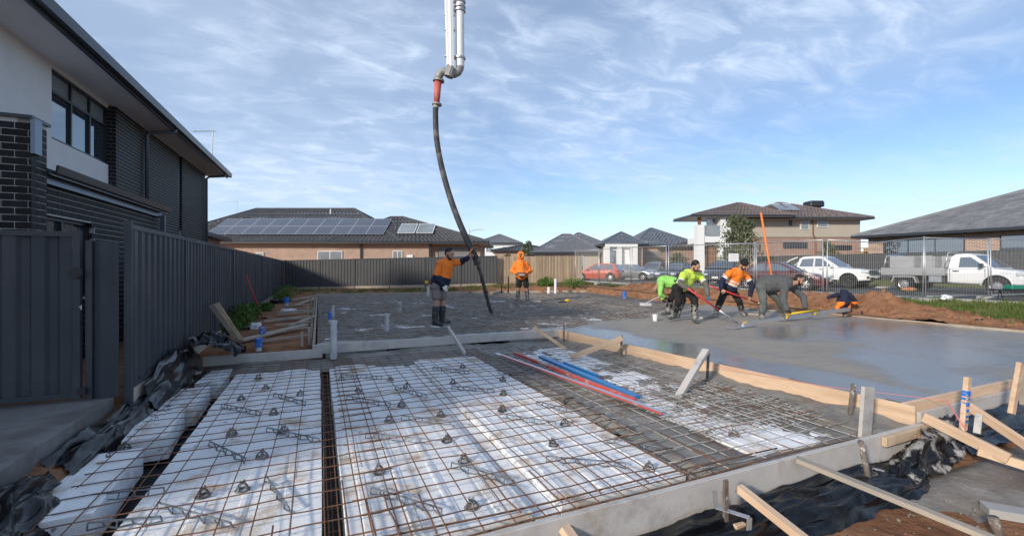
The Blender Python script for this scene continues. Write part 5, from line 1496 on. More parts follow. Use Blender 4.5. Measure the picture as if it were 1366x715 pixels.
# ================================================================== VEHICLES  (local: +x forward, z up, origin on the road)
def wheel(parent, x, y, r, w, rimm='rim', spokes=6, steel=False):
    s = 1 if y > 0 else -1
    wt = bpy.data.objects.new('wheel', None); col.objects.link(wt); wt.parent = parent; wt.location = (x, y, r)
    n = 28
    prof = [(r * .58, -w / 2), (r * .90, -w / 2), (r * .98, -w / 2 + .03), (r, -w / 4), (r, w / 4), (r * .98, w / 2 - .03), (r * .90, w / 2), (r * .58, w / 2)]
    b = MB()
    b.add([(p * math.cos(2 * math.pi * k / n), q * s, p * math.sin(2 * math.pi * k / n)) for k in range(n) for p, q in prof],
          [(k * 8 + i, k * 8 + (i + 1) % 8, ((k + 1) % n) * 8 + (i + 1) % 8, ((k + 1) % n) * 8 + i) for k in range(n) for i in range(8)])
    b.build('tyre', M['tyre'], wt, local=True, smooth=True)
    b = MB(); yo = (w / 2 - .035) * s
    prof = [(r * .60, w / 2 - .01), (r * .55, w / 2 - .02), (r * .53, w / 2 - .09)]
    b.add([(p * math.cos(2 * math.pi * k / n), q * s, p * math.sin(2 * math.pi * k / n)) for k in range(n) for p, q in prof],
          [(k * 3 + i, k * 3 + i + 1, ((k + 1) % n) * 3 + i + 1, ((k + 1) % n) * 3 + i) for k in range(n) for i in range(2)])
    b.tube([(0, yo - .02 * s, 0), (0, yo + .012 * s, 0)], r * .17, 14)
    if steel:
        b.tube([(0, yo - .06 * s, 0), (0, yo - .02 * s, 0)], [r * .46, r * .36], 24)
        for k in range(10):
            a = 2 * math.pi * k / 10; b.tube([(r * .48 * math.cos(a), yo - .045 * s, r * .48 * math.sin(a)), (r * .48 * math.cos(a), yo - .025 * s, r * .48 * math.sin(a))], r * .05, 6)
    else:
        for k in range(spokes):
            a = 2 * math.pi * k / spokes
            b.beam((r * .12 * math.cos(a), yo, r * .12 * math.sin(a)), (r * .60 * math.cos(a), yo - .015 * s, r * .60 * math.sin(a)), r * .16, .03, (0, 1, 0))
    b.build('rim', M[rimm], wt, local=True, smooth=False)
    MB().tube([(0, -.02, 0), (0, .02, 0)], r * .6, 20).build('brake_disc', M['rim_dark'], wt, local=True)
    return wt
def interp(tab, x):
    if x <= tab[0][0]: return tab[0][1]
    for (x0, v0), (x1, v1) in zip(tab[:-1], tab[1:]):
        if x <= x1: return v0 + (v1 - v0) * (x - x0) / (x1 - x0)
    return tab[-1][1]
def car_body(parent, paint, x0, x1, top, wid, bot, wheels, R_arch, step=.04, name='body', belt=None):
    # lower shell: sides with wheel arches, closed top deck
    n = int((x1 - x0) / step); b = MB(); rows = 9
    rings = []
    for i in range(n + 1):
        x = x0 + (x1 - x0) * i / n
        zb = interp(bot, x)
        for wx, wr in wheels:
            if abs(x - wx) < R_arch: zb = max(zb, wr + math.sqrt(R_arch ** 2 - (x - wx) ** 2))
        zt = interp(top, x); w = interp(wid, x)
        zb = min(zb, zt - .03)
        ring = []
        H_ = zt - zb
        # from bottom inner, up the side, over the top
        lower = interp(bot, x)
        def side(z):
            u = (z - lower) / max(.05, zt - lower)
            return w * (1 - .05 * (1 - u) ** 2 - .045 * u ** 3) + .012 * math.exp(-((u - .62) / .06) ** 2)
        ring.append((x, side(zb) - .12, zb + .02))
        for k in range(rows):
            z = zb + H_ * k / (rows - 1) * .94
            ring.append((x, side(z), z))
        ring.append((x, side(zt) - .035, zt - .008))
        ring.append((x, w * .55, zt + .018)); ring.append((x, 0, zt + .025))
        rings.append(ring)
    m = len(rings[0])
    for s in (1, -1):
        b.add([(x, y * s, z) for r_ in rings for x, y, z in r_],
              [((i) * m + k, (i + 1) * m + k, (i + 1) * m + k + 1, i * m + k + 1) if s > 0 else (i * m + k + 1, (i + 1) * m + k + 1, (i + 1) * m + k, i * m + k) for i in range(n) for k in range(m - 1)])
        for e in (0, n):
            r_ = rings[e]
            b.add([(x, y * s, z) for x, y, z in r_] + [(r_[0][0], 0, r_[0][2])], [tuple(range(m + 1))])
    return b.build(name, paint, parent, local=True, smooth=True)
def cabin(parent, paint, pts, wb, wr, side_wins, name='roof', front=True, rear=True, glass='glass', wsw=.86):
    # pts: side outline of the glasshouse from rear base over the roof to front base: (x, z) list with 4+ points
    # surface: y half width from wb at belt to wr at roof
    zb = min(z for _, z in pts); zt = max(z for _, z in pts)
    def yy(z): u = (z - zb) / (zt - zb); return wb + (wr - wb) * u
    b = MB(); n = len(pts)
    prof = [(x, yy(z) - .02 * (z - zb) / (zt - zb), z) for x, z in pts]
    for i in range(n - 1):
        (xa, ya, za), (xb, yb, zb_) = prof[i], prof[i + 1]
        b.add([(xa, -ya, za), (xb, -yb, zb_), (xb, -yb * .5, zb_ + .015), (xb, yb * .5, zb_ + .015), (xb, yb, zb_), (xa, ya, za), (xa, ya * .5, za + .015), (xa, -ya * .5, za + .015)], [(0, 1, 2, 7), (7, 2, 3, 6), (6, 3, 4, 5)])
    for s in (1, -1):
        b.add([(x, y * s, z) for x, y, z in prof], [tuple(range(n)) if s < 0 else tuple(reversed(range(n)))])
    body = b.build(name, paint, parent, local=True, smooth=False, bevel=.025)
    for poly in side_wins:
        for s in (1, -1):
            g = MB(); v = [(x, (yy(z) - .012) * s + .010 * s, z) for x, z in poly]
            v2 = [(x, y - .02 * s, z) for x, y, z in v]
            m = len(v); g.add(v + v2, [tuple(range(m)) if s < 0 else tuple(reversed(range(m)))] + [(i, (i + 1) % m, m + (i + 1) % m, m + i) for i in range(m)])
            g.build('side_window', M[glass], parent, local=True)
    def screen(i, j, nm):
        (xa, za), (xb, zb2) = pts[i], pts[j]
        def pt(t, f):
            x, z = xa + (xb - xa) * t, za + (zb2 - za) * t
            return (x, yy(z) * f, z + .015 * (1 - abs(f)))
        nrm = Vector((zb2 - za, 0, -(xb - xa))).normalized()
        if nrm.z < 0: nrm = -nrm
        o = nrm * .014
        v = [Vector(pt(t, f)) + o for t in (.07, .5, .93) for f in (-wsw, -wsw / 2, 0, wsw / 2, wsw)]
        g = MB(); g.add(v, [(r_ * 5 + k, r_ * 5 + k + 1, (r_ + 1) * 5 + k + 1, (r_ + 1) * 5 + k) for r_ in range(2) for k in range(4)])
        g.build(nm, M[glass], parent, local=True, smooth=True)
    if front: screen(len(pts) - 1, len(pts) - 2, 'windscreen')
    if rear: screen(0, 1, 'rear_window')
    return body
def place_car(name, label, px, d, yawdeg, z=.225, cat='car'):
    p = ray(px) * d
    return thing(name, (p.x, p.y, z), label, cat, rz=R(yawdeg))
def lampbox(parent, name, m, c, s, rot=None, bevel=.02): return MB().box(c, s, rot).build(name, M[m], parent, local=True, bevel=bevel)
def plates(t, xf, xr, z=.55):
    for x, nm in ((xf, 'number_plate'), (xr, 'number_plate')): lampbox(t, nm, 'plate', (x, 0, z), (.02, .37, .12), bevel=0)
def sedan(name, label, paint, px, d, yaw, L_=4.6, W=.88, ht=1.46, hatch=False, suv=False, group=None):
    t = place_car(name, label, px, d, yaw)
    hx, rx = L_ / 2, -L_ / 2
    wr = .335 if not suv else .37; wf, wrr = hx - .90, rx + (.95 if not hatch else .72)
    belt = .93 if not suv else 1.08
    k = ht / 1.46
    top = [(rx, .62), (rx + .05, .80 if not hatch else .86), (rx + .35, belt + (.06 if not hatch else .02)), (rx + .95, belt + .03), (hx - 1.55, belt + .01), (hx - 1.25, belt - .01), (hx - .6, belt - .10), (hx - .18, belt - .22), (hx - .03, .58), (hx, .48)]
    wid = [(rx, W * .72), (rx + .12, W * .90), (rx + .7, W), (hx - .9, W), (hx - .3, W * .90), (hx - .08, W * .74), (hx, W * .62)]
    bot = [(rx, .42), (rx + .2, .26), (wrr, .22), (hx - .3, .22), (hx - .05, .28), (hx, .34)]
    car_body(t, M[paint], rx, hx, top, wid, bot, [(wf, wr), (wrr, wr)], wr + .07)
    zt = ht
    if hatch or suv: pts = [(rx + .08, belt), (rx + .42, zt - .06), (rx + .9, zt), (hx - 2.25, zt), (hx - 2.0, zt - .04), (hx - 1.12, belt)]
    else: pts = [(rx + .62, belt), (rx + 1.25, zt - .05), (rx + 1.7, zt), (hx - 2.3, zt), (hx - 2.05, zt - .04), (hx - 1.15, belt)]
    zb_, zt_ = belt + .045, zt - .10
    xr0 = pts[0][0]; xr1 = pts[1][0]; xf0 = pts[-1][0]; xf1 = pts[-2][0]
    xm = (xr1 + xf1) / 2 - .05
    wins = [[(xr0 + .35, zb_), (xr1 + .22, zt_), (xm - .04, zt_ + .02), (xm - .04, zb_)], [(xm + .04, zb_), (xm + .04, zt_ + .02), (xf1 - .10, zt_), (xf0 - .28, zb_)]]
    cabin(t, M[paint], pts, W - .05, W * .70, wins)
    for wx in (wf, wrr):
        for s in (1, -1): wheel(t, wx, s * (W - .10), wr, .2)
    for s in (1, -1):
        lampbox(t, 'headlight', 'head_lamp', (hx - .16, s * W * .68, .70), (.22, .36, .13), Matrix.Rotation(-s * .35, 3, 'Z'))
        lampbox(t, 'taillight', 'tail_lamp', (rx + .09, s * W * .70, .84), (.14, .30, .17), Matrix.Rotation(s * .3, 3, 'Z'))
        MB().box((xf0 - .35, s * (W + .09), belt + .05), (.10, .20, .13)).build('wing_mirror', M[paint], t, local=True, bevel=.03)
        for hxx in (xm - .55, xm + .55): MB().box((hxx, s * (W + .01), belt - .13), (.16, .03, .03)).build('door_handle', M[paint], t, local=True, bevel=.008)
        for sx in (xm, xm - .98, xm + 1.0): MB().box((sx, s * (W - .008), .62), (.008, .02, .56)).build('door_gap', M['dark_plastic'], t, local=True)
    MB().box((hx - .02, 0, .42), (.06, W * 1.1, .16)).build('grille', M['dark_plastic'], t, local=True, bevel=.02)
    lampbox(t, 'rear_bumper', 'dark_plastic', (rx + .05, 0, .36), (.14, W * 1.4, .16))
    plates(t, hx + .015, rx - .012, .52)
    MB().box((0, 0, .42), (L_ - .9, W * 1.3, .36)).build('underbody', M['dark_plastic'], t, local=True)
    if group: t['group'] = group
    return t
# street runs along Y; rz -90 faces towards -Y (towards the right of the picture)
sedan('parked_car', 'orange red hatchback parked beyond the end of the paling fence', 'car_red', 797, 37.5, 128, 4.1, .87, 1.50, hatch=True)
sedan('parked_car', 'silver grey sedan parked beside the orange red hatchback', 'car_silver', 843, 40, -62, 4.5, .88, 1.47)
sedan('parked_car', 'pale silver wagon parked behind the dark blue sedan', 'car_silver2', 874, 43, 205, 4.5, .92, 1.68, suv=True)
sedan('parked_car', 'dark blue grey sedan parked behind the men in lime and yellow', 'car_blue', 906, 33, 200, 4.6, .88, 1.46)
sedan('parked_car', 'black blue wagon parked behind the man in orange with the beanie', 'car_black', 968, 30, 205, 4.6, .92, 1.66, suv=True)
sedan('parked_car', 'maroon sedan parked between the beanie man and the leaning grey man', 'car_maroon', 1040, 23.5, -70, 4.5, .88, 1.45)

# ---- white dual cab
def dualcab():
    t = place_car('parked_utility', 'white dual cab ute with dark wheels parked behind the dirt mound', 1096, 26.6, -82, .225, 'ute')
    P_ = M['car_white']; rx, hx, W = -2.65, 2.65, .92; wr = .39; wf, wrr = 1.72, -1.50
    top = [(rx, 1.05), (rx + .1, 1.13), (-.95, 1.14), (1.05, 1.13), (1.35, 1.12), (2.1, 1.07), (2.45, .99), (2.58, .75), (hx, .62)]
    wid = [(rx, W * .92), (rx + .2, W), (2.0, W), (2.4, W * .93), (hx, W * .70)]
    bot = [(rx, .60), (rx + .3, .45), (-1, .40), (1.2, .40), (2.2, .42), (hx, .46)]
    car_body(t, P_, rx, hx, top, wid, bot, [(wf, wr), (wrr, wr)], wr + .09)
    pts = [(-1.02, 1.14), (-.88, 1.70), (-.65, 1.81), (.10, 1.83), (.40, 1.77), (1.28, 1.13)]
    wins = [[(-.86, 1.20), (-.72, 1.66), (-.10, 1.70), (-.10, 1.20)], [(-.02, 1.20), (-.02, 1.70), (.34, 1.68), (.92, 1.20)]]
    cabin(t, P_, pts, W - .06, W * .74, wins)
    for wx in (wf, wrr):
        for s in (1, -1): wheel(t, wx, s * (W - .12), wr, .25, 'rim_dark', 6)
    for s in (1, -1):
        lampbox(t, 'headlight', 'head_lamp', (2.40, s * .70, .93), (.34, .32, .15), Matrix.Rotation(-s * .4, 3, 'Z'))
        lampbox(t, 'fog_lamp', 'dark_plastic', (2.56, s * .66, .60), (.12, .20, .12))
        lampbox(t, 'taillight', 'tail_lamp', (rx + .03, s * .82, .95), (.10, .14, .34))
        MB().box((.95, s * 1.02, 1.25), (.12, .22, .18)).build('wing_mirror', P_, t, local=True, bevel=.04)
        for x in (-.55, .35): MB().box((x, s * .935, 1.06), (.18, .03, .035)).build('door_handle', M['alu'], t, local=True)
        for x in (-.06, -.95, .98): MB().box((x, s * .915, .80), (.008, .02, .60)).build('door_gap', M['dark_plastic'], t, local=True)
        MB().tube([(-1.02, s * .66, 1.78), (-1.45, s * .70, 1.60), (-2.05, s * .74, 1.16)], .035, 8).build('sports_bar', P_, t, local=True, smooth=True)
        MB().box((.1, s * .93, .44), (2.2, .12, .06)).build('side_step', M['dark_plastic'], t, local=True)
        for x in (wf, wrr):
            b = MB(); b.tube([(x + (wr + .10) * math.cos(a), s * (W + .005), wr + (wr + .10) * math.sin(a)) for a in [math.pi * k / 12 for k in range(13)]], .028, 6); b.build('arch_trim', P_, t, local=True, smooth=True)
    g = MB().box((2.585, 0, .86), (.10, 1.0, .26)).build('grille', M['dark_plastic'], t, local=True, bevel=.02)
    for z in (.80, .90): MB().box((2.64, 0, z), (.03, .95, .025)).build('grille_bar', M['galv'], g, local=True)
    MB().box((2.63, 0, .55), (.1, 1.3, .12)).build('bumper_intake', M['dark_plastic'], t, local=True)
    plates(t, 2.70, rx - .02, .62)
    MB().box((0, 0, .50), (4.6, 1.3, .30)).build('underbody', M['dark_plastic'], t, local=True)
dualcab()
# ---- white single cab with aluminium tray
def traytruck():
    a_, b__ = atd(1210, 389, 21.4), atd(1327, 394, 18.6)       # rear and front wheel, near side
    z = .225
    wb = 3.22
    mid = (a_ + b__) / 2; yaw = math.atan2((b__ - a_).y, (b__ - a_).x)
    nrm = Vector((-math.sin(yaw), math.cos(yaw), 0))          # left of travel = far side
    far = nrm if nrm.dot(mid) > 0 else -nrm
    c = mid + far * .8
    t = thing('parked_utility', (c.x, c.y, z), 'white single cab ute with an aluminium tray and ladder racks', 'ute', rz=yaw)
    P_ = M['car_white']; W = .91; wr = .37; wf, wrr = wb / 2, -wb / 2
    rx, hx = .02, 2.55
    top = [(rx, 1.08), (1.3, 1.10), (1.5, 1.10), (2.1, 1.02), (2.4, .90), (2.5, .70), (hx, .58)]
    wid = [(rx, W * .97), (.2, W), (1.9, W), (2.3, W * .92), (hx, W * .68)]
    bot = [(rx, .46), (1.2, .42), (2.2, .42), (hx, .46)]
    car_body(t, P_, rx, hx, top, wid, bot, [(wf, wr)], wr + .10)
    pts = [(.04, 1.08), (.08, 1.60), (.22, 1.74), (.62, 1.76), (.82, 1.70), (1.52, 1.09)]
    cabin(t, P_, pts, W - .05, W * .76, [[(.38, 1.15), (.40, 1.60), (.74, 1.60), (1.28, 1.15)]])
    for wx in (wf, wrr):
        for s in (1, -1): wheel(t, wx, s * (W - .12), wr, .25, 'rim', 6, steel=True)
    for s in (1, -1):
        lampbox(t, 'headlight', 'head_lamp', (2.30, s * .70, .88), (.40, .30, .14), Matrix.Rotation(-s * .45, 3, 'Z'))
        lampbox(t, 'fog_lamp', 'dark_plastic', (2.44, s * .68, .60), (.14, .24, .16))
        MB().box((1.18, s * 1.02, 1.22), (.12, .22, .20)).build('wing_mirror', M['dark_plastic'], t, local=True, bevel=.04)
        MB().box((.32, s * .925, 1.0), (.2, .03, .035)).build('door_handle', M['dark_plastic'], t, local=True)
        for x in (.10, 1.26): MB().box((x, s * .905, .78), (.008, .02, .62)).build('door_gap', M['dark_plastic'], t, local=True)
        b = MB(); b.tube([(wf + (wr + .11) * math.cos(a), s * (W + .003), wr + (wr + .11) * math.sin(a)) for a in [math.pi * k / 12 for k in range(13)]], .03, 6); b.build('arch_trim', P_, t, local=True, smooth=True)
        MB().prism([(wrr - .42, .74), (wrr + .42, .74), (wrr + .52, .42), (wrr + .47, .42), (wrr + .38, .68), (wrr - .38, .68), (wrr - .47, .42), (wrr - .52, .42)], 'y', s * .92, s * .66).build('mudguard', M['alu_tray'], t, local=True)
    MB().box((2.50, 0, .80), (.08, 1.0, .22)).build('grille', M['dark_plastic'], t, local=True, bevel=.02)
    plates(t, 2.58, -2.56, .58)
    MB().box((0, 0, .52), (4.4, .9, .22)).build('chassis', M['dark_plastic'], t, local=True)
    # tray
    x0, x1, wt_ = -2.52, -.06, .95
    MB().box(((x0 + x1) / 2, 0, .83), (x1 - x0, 2 * wt_, .08)).build('tray_floor', M['alu_tray'], t, local=True)
    for s in (1, -1):
        sd_ = MB().box(((x0 + x1) / 2, s * wt_, 1.00), (x1 - x0, .035, .27)).build('drop_side', M['alu_tray'], t, local=True)
        for z in (.93, 1.0, 1.07): MB().box(((x0 + x1) / 2, s * (wt_ + .02), z), (x1 - x0 - .04, .012, .02)).build('side_rib', M['alu_tray'], sd_, local=True)
        for k, x in enumerate((-1.55, -.85)): MB().box((x, s * (wt_ - .05), 1.42), (1.25 if k == 0 else .7, .03, .56)).build('load_panel', M['alu_tray'], t, local=True) if s > 0 or True else None
    MB().box((x0, 0, 1.0), (.035, 2 * wt_, .27)).build('tailgate', M['alu_tray'], t, local=True)
    for x, ztop, lean in ((x0 + .05, 1.72, .10), (x1 - .05, 1.82, .12)):
        r_ = MB()
        for s in (1, -1): r_.tube([(x, s * .86, 1.1), (x + lean, s * .80, ztop)], .028, 8)
        r_.tube([(x + lean, -.80, ztop), (x + lean, .80, ztop)], .028, 8)
        r_.tube([(x + lean * .5, -.83, (ztop + 1.1) / 2), (x + lean * .5, .83, (ztop + 1.1) / 2)], .02, 8)
        r_.build('ladder_rack', M['galv'], t, local=True, smooth=True)
    for s in (1, -1): MB().tube([(x0 + .15, s * .78, 1.72), (x0 + .85, s * .78, 1.70)], .022, 8).build('rack_rail', M['galv'], t, local=True)
    MB().box((x0 + .35, -.3, 1.78), (.55, .5, .06)).build('folded_tarp', M['tarp_blue'], t, local=True, bevel=.02)
    for s in (1, -1): MB().box((-.42, s * .72, .62), (.45, .35, .30)).build('tool_cage', M['galv'], t, local=True, bevel=.01)
traytruck()
# ================================================================== PEOPLE
WORK = bpy.data.scenes.new('work')      # an empty scene in which single meshes are remeshed
def capsule(b, p0, p1, r0, r1, n=10, flat=None):
    p0, p1 = Vector(p0), Vector(p1)
    d = p1 - p0; L_ = max(d.length, 1e-5); d = d / L_
    a = flat.normalized() if flat is not None else d.orthogonal().normalized()
    a = (a - d * a.dot(d)).normalized(); c = d.cross(a)
    rings = []
    for k in range(1, 5): th = math.pi / 2 * (1 - k / 5 * 1.0); rings.append((p0 - d * r0 * math.sin(th), r0 * math.cos(th)))
    rings += [(p0, r0), (p0.lerp(p1, .5), (r0 + r1) / 2), (p1, r1)]
    for k in range(1, 5): th = math.pi / 2 * k / 5; rings.append((p1 + d * r1 * math.sin(th), r1 * math.cos(th)))
    vs_ = []
    for p, r in rings:
        for i in range(n):
            t = 2 * math.pi * i / n; vs_.append(p + (a * math.cos(t) + c * math.sin(t)) * r)
    m = len(rings)
    vs_ += [p0 - d * r0, p1 + d * r1]
    fs = [(j * n + i, j * n + (i + 1) % n, (j + 1) * n + (i + 1) % n, (j + 1) * n + i) for j in range(m - 1) for i in range(n)]
    fs += [(m * n, (i + 1) % n, i) for i in range(n)] + [(m * n + 1, (m - 1) * n + i, (m - 1) * n + (i + 1) % n) for i in range(n)]
    b.add(vs_, fs)
def remeshed(b, name, mats, parent, vox, smooth_it=4, wr=0.0, wscale=14.0, matfn=None, seed=0.0):
    me = bpy.data.meshes.new('tmp'); me.from_pydata(b.v, [], b.f); me.update()
    o = bpy.data.objects.new('tmp', me); WORK.collection.objects.link(o)
    r = o.modifiers.new('r', 'REMESH'); r.mode = 'VOXEL'; r.voxel_size = vox; r.use_smooth_shade = True
    if smooth_it:
        s = o.modifiers.new('s', 'SMOOTH'); s.factor = .5; s.iterations = smooth_it
    with bpy.context.temp_override(scene=WORK, view_layer=WORK.view_layers[0]):
        dg = bpy.context.evaluated_depsgraph_get()
    dg.update()
    m2 = bpy.data.meshes.new_from_object(o.evaluated_get(dg))
    bpy.data.objects.remove(o); bpy.data.meshes.remove(me)
    m2.name = name
    if wr:
        nv_ = len(m2.vertices)
        co = np.empty(nv_ * 3, np.float32); m2.vertices.foreach_get('co', co); co = co.reshape(-1, 3)
        no = np.empty(nv_ * 3, np.float32); m2.vertex_normals.foreach_get('vector', no); no = no.reshape(-1, 3)
        kk = np.empty(nv_, np.float32)
        for i_, q in enumerate([Vector(c) for c in co.tolist()]):
            kk[i_] = noise.noise(Vector((q.x * wscale + seed, q.y * wscale, q.z * wscale * .8))) + .5 * noise.noise(Vector((q.x * wscale * 2.3, q.y * wscale * 2.3 + seed, q.z * wscale * 1.7)))
        m2.vertices.foreach_set('co', (co + no * (wr * kk)[:, None]).ravel())
    m2.materials.clear()
    if not isinstance(mats, (list, tuple)): mats = [mats]
    for m in mats: m2.materials.append(m)
    if matfn:
        m2.polygons.foreach_set('material_index', [matfn(p.center) for p in m2.polygons])
    m2.polygons.foreach_set('use_smooth', [True] * len(m2.polygons))
    m2.update()
    ob = bpy.data.objects.new(name, m2); col.objects.link(ob); ob.parent = parent
    return ob
def seg_t(p, a, b_):
    ab = b_ - a; t = max(0, min(1, (p - a).dot(ab) / ab.length_squared)); return t, (a + ab * t - p).length
def hand_bones(w, d, nrm, thumb, curl, s=1.0):
    # w wrist, d hand direction, nrm back-of-hand normal, thumb side direction; curl 0..1
    d = d.normalized(); nrm = (nrm - d * nrm.dot(d)).normalized(); th = d.cross(nrm); th = th if th.dot(thumb) > 0 else -th
    out = [(w, w + d * .045 * s, .026 * s, .030 * s), (w + d * .03 * s + th * .02 * s, w + d * .085 * s + th * .026 * s, .020 * s, .017 * s), (w + d * .03 * s - th * .02 * s, w + d * .082 * s - th * .028 * s, .020 * s, .016 * s), (w + d * .03 * s, w + d * .088 * s, .021 * s, .018 * s)]
    for k, (o, l) in enumerate(((.033, .072), (.011, .080), (-.011, .075), (-.032, .060))):
        b0 = w + d * (.088 - abs(o) * .25) * s + th * o * s
        ang = 0; p = b0; dd = d
        for q, fr in enumerate((.45, .32, .23)):
            ang += curl * (1.15, 1.25, .8)[q]
            dd = d * math.cos(ang) - nrm * math.sin(ang)
            p2 = p + dd * l * fr * s
            out.append((p, p2, (.0098, .0092, .0086)[q] * s, (.0092, .0086, .0078)[q] * s)); p = p2
    b0 = w + d * .028 * s + th * .030 * s
    t1 = b0 + (d * .55 + th * .75 - nrm * .25).normalized() * .040 * s
    t2 = t1 + (d * .85 + th * .25 - nrm * (.2 + curl * .7)).normalized() * .034 * s
    t3 = t2 + (d * .9 - th * .1 - nrm * (.3 + curl * .9)).normalized() * .026 * s
    out += [(b0, t1, .015 * s, .0115 * s), (t1, t2, .0112 * s, .0100 * s), (t2, t3, .0098 * s, .0085 * s)]
    return out
def person(spec):
    """joints are given as (px, py, dy): place in the picture and metres away from / towards the viewer around distance d"""
    d0 = spec['d']
    base = ray(spec['foot'][0]) * d0
    t = thing('person', (base.x, base.y, spec.get('z', 0)), spec['label'], 'person', rz=-YAW)
    inv = WM(t).inverted()
    J = {}
    for k, v in spec['J'].items(): J[k] = inv @ atd(v[0], v[1], d0 + v[2])
    S = spec.get('S', 1.0)
    skin = M[spec.get('skin', 'skin')]
    fat = spec.get('fat', 1.0)
    # --- bare body: head, neck, limbs, hands
    body = MB()
    hd = J['head']; fw = Vector(spec['face']).normalized(); up = (hd - J['neck']).normalized() if 'up' not in spec else Vector(spec['up']).normalized()
    up = (up - fw * up.dot(fw)).normalized(); sd_ = fw.cross(up)
    HR = Matrix((fw, sd_, up)).transposed()
    def Hp(x, y, z): return hd + HR @ Vector((x * S, y * S, z * S))
    body.ell(Hp(-.012, 0, .025), (.098 * S, .078 * S, .105 * S), 18, 14, HR)
    body.ell(Hp(.030, 0, -.045), (.068 * S, .060 * S, .075 * S), 16, 12, HR)
    body.ell(Hp(.055, 0, -.090), (.034 * S, .034 * S, .026 * S), 12, 8, HR)          # chin
    capsule(body, Hp(.090, 0, .015), Hp(.112, 0, -.022), .011 * S, .017 * S)          # nose
    body.ell(Hp(.094, 0, -.058), (.012 * S, .026 * S, .010 * S), 10, 6, HR)           # lips
    for s in (1, -1):
        body.ell(Hp(-.005, s * .082, -.008), (.022 * S, .011 * S, .034 * S), 10, 8, HR)
        capsule(body, Hp(.083, s * .016, .036), Hp(.076, s * .048, .036), .012 * S, .010 * S)  # brow
        body.ell(Hp(.070, s * .045, -.025), (.025 * S, .022 * S, .022 * S), 10, 8, HR)
    capsule(body, J['neck'] - up * .04, hd - up * .06 * S - fw * .015, .066 * S, .060 * S)
    ch, pv = J['chest'], J['pelvis']
    wa = J.get('waist', ch.lerp(pv, .55))
    capsule(body, ch, J['neck'], .13 * S, .07 * S); capsule(body, wa, ch, .13 * S * fat, .135 * S); capsule(body, pv, wa, .14 * S, .13 * S * fat)
    for s in ('L', 'R'):
        sh, el, wr_ = J['sh' + s], J['el' + s], J['wr' + s]
        capsule(body, ch.lerp(sh, .4), sh, .09 * S, .058 * S)
        capsule(body, sh, el, .052 * S, .042 * S); capsule(body, el, el.lerp(wr_, .35), .042 * S, .043 * S); capsule(body, el.lerp(wr_, .35), wr_, .043 * S, .027 * S)
        hp, kn, an = J['hip' + s], J['kn' + s], J['an' + s]
        capsule(body, pv, hp, .12 * S, .10 * S); capsule(body, hp, kn, .088 * S, .058 * S); capsule(body, kn, kn.lerp(an, .35), .056 * S, .060 * S); capsule(body, kn.lerp(an, .35), an, .060 * S, .040 * S)
        hand = spec['hand' + s]
        for p0, p1, r0, r1 in hand_bones(wr_, Vector(hand[0]), Vector(hand[1]), Vector(hand[2]), hand[3], S): capsule(body, p0, p1, r0, r1, 8)
    bo = remeshed(body, 'body', [skin, M.get(spec.get('gloveL', ''), skin), M.get(spec.get('gloveR', ''), skin)], t, .0085, 2,
                  matfn=lambda c: 1 if (spec.get('gloveL') and (c - J['wrL']).length < .21 and seg_t(c, J['elL'], J['wrL'])[0] > .93) else 2 if (spec.get('gloveR') and (c - J['wrR']).length < .21 and seg_t(c, J['elR'], J['wrR'])[0] > .93) else 0)
    for s in (1, -1):
        MB().ell(Hp(.081, s * .032, .014), (.012 * S, .016 * S, .010 * S), 8, 6, HR).build('eye', M['hair'], bo, local=True)
    MB().ell(Hp(.1015, 0, -.058), (.006 * S, .024 * S, .004 * S), 8, 5, HR).build('mouth', M['skin_dark'], bo, local=True)
    # --- hair, beard, cap
    hr = spec.get('hair', 'short')
    if hr == 'short':
        b = MB()
        b.ell(Hp(-.022, 0, .047), (.094 * S, .081 * S, .092 * S), 16, 12, HR); b.ell(Hp(-.045, 0, .0), (.062 * S, .077 * S, .075 * S), 14, 10, HR)
        remeshed(b, 'hair', M['hair'], t, .011, 2, .004, 60)
    if spec.get('beard'):
        b = MB(); b.ell(Hp(.048, 0, -.082), (.052 * S, .050 * S, .042 * S), 14, 10, HR)
        for s in (1, -1): capsule(b, Hp(.01, s * .070, -.03), Hp(.045, s * .045, -.085), .016 * S, .022 * S)
        capsule(b, Hp(.097, -.026, -.045), Hp(.097, .026, -.045), .008 * S, .008 * S)
        remeshed(b, 'beard', M['hair'], t, .009, 2, .003, 60)
    if hr == 'beanie':
        b = MB(); b.ell(Hp(-.012, 0, .058), (.108 * S, .093 * S, .088 * S), 16, 12, HR); b.ell(Hp(-.030, 0, .11), (.075 * S, .070 * S, .07 * S), 14, 10, HR); b.ell(Hp(-.02, 0, .035), (.108 * S, .096 * S, .035 * S), 16, 8, HR)
        remeshed(b, 'beanie', M['beanie'], t, .012, 2, .004, 40)
    if hr == 'hood':
        b = MB()
        b.ell(Hp(-.035, 0, .035), (.118 * S, .115 * S, .125 * S), 16, 12, HR); b.ell(Hp(-.02, 0, -.06), (.11 * S, .115 * S, .10 * S), 16, 12, HR)
        for k in range(13):
            a = 2 * math.pi * k / 13; a2 = 2 * math.pi * (k + 1) / 13
            capsule(b, Hp(.055, .098 * math.cos(a), -.012 + .118 * math.sin(a)), Hp(.055, .098 * math.cos(a2), -.012 + .118 * math.sin(a2)), .022 * S, .022 * S)
        remeshed(b, 'hood', M[spec['shirt'][0]], t, .012, 3, .006, 22)
    # --- trousers / shorts
    tr = spec['trousers']; b = MB(); e = .017
    capsule(b, pv, wa, .145 * S + e, .130 * S * fat + e)
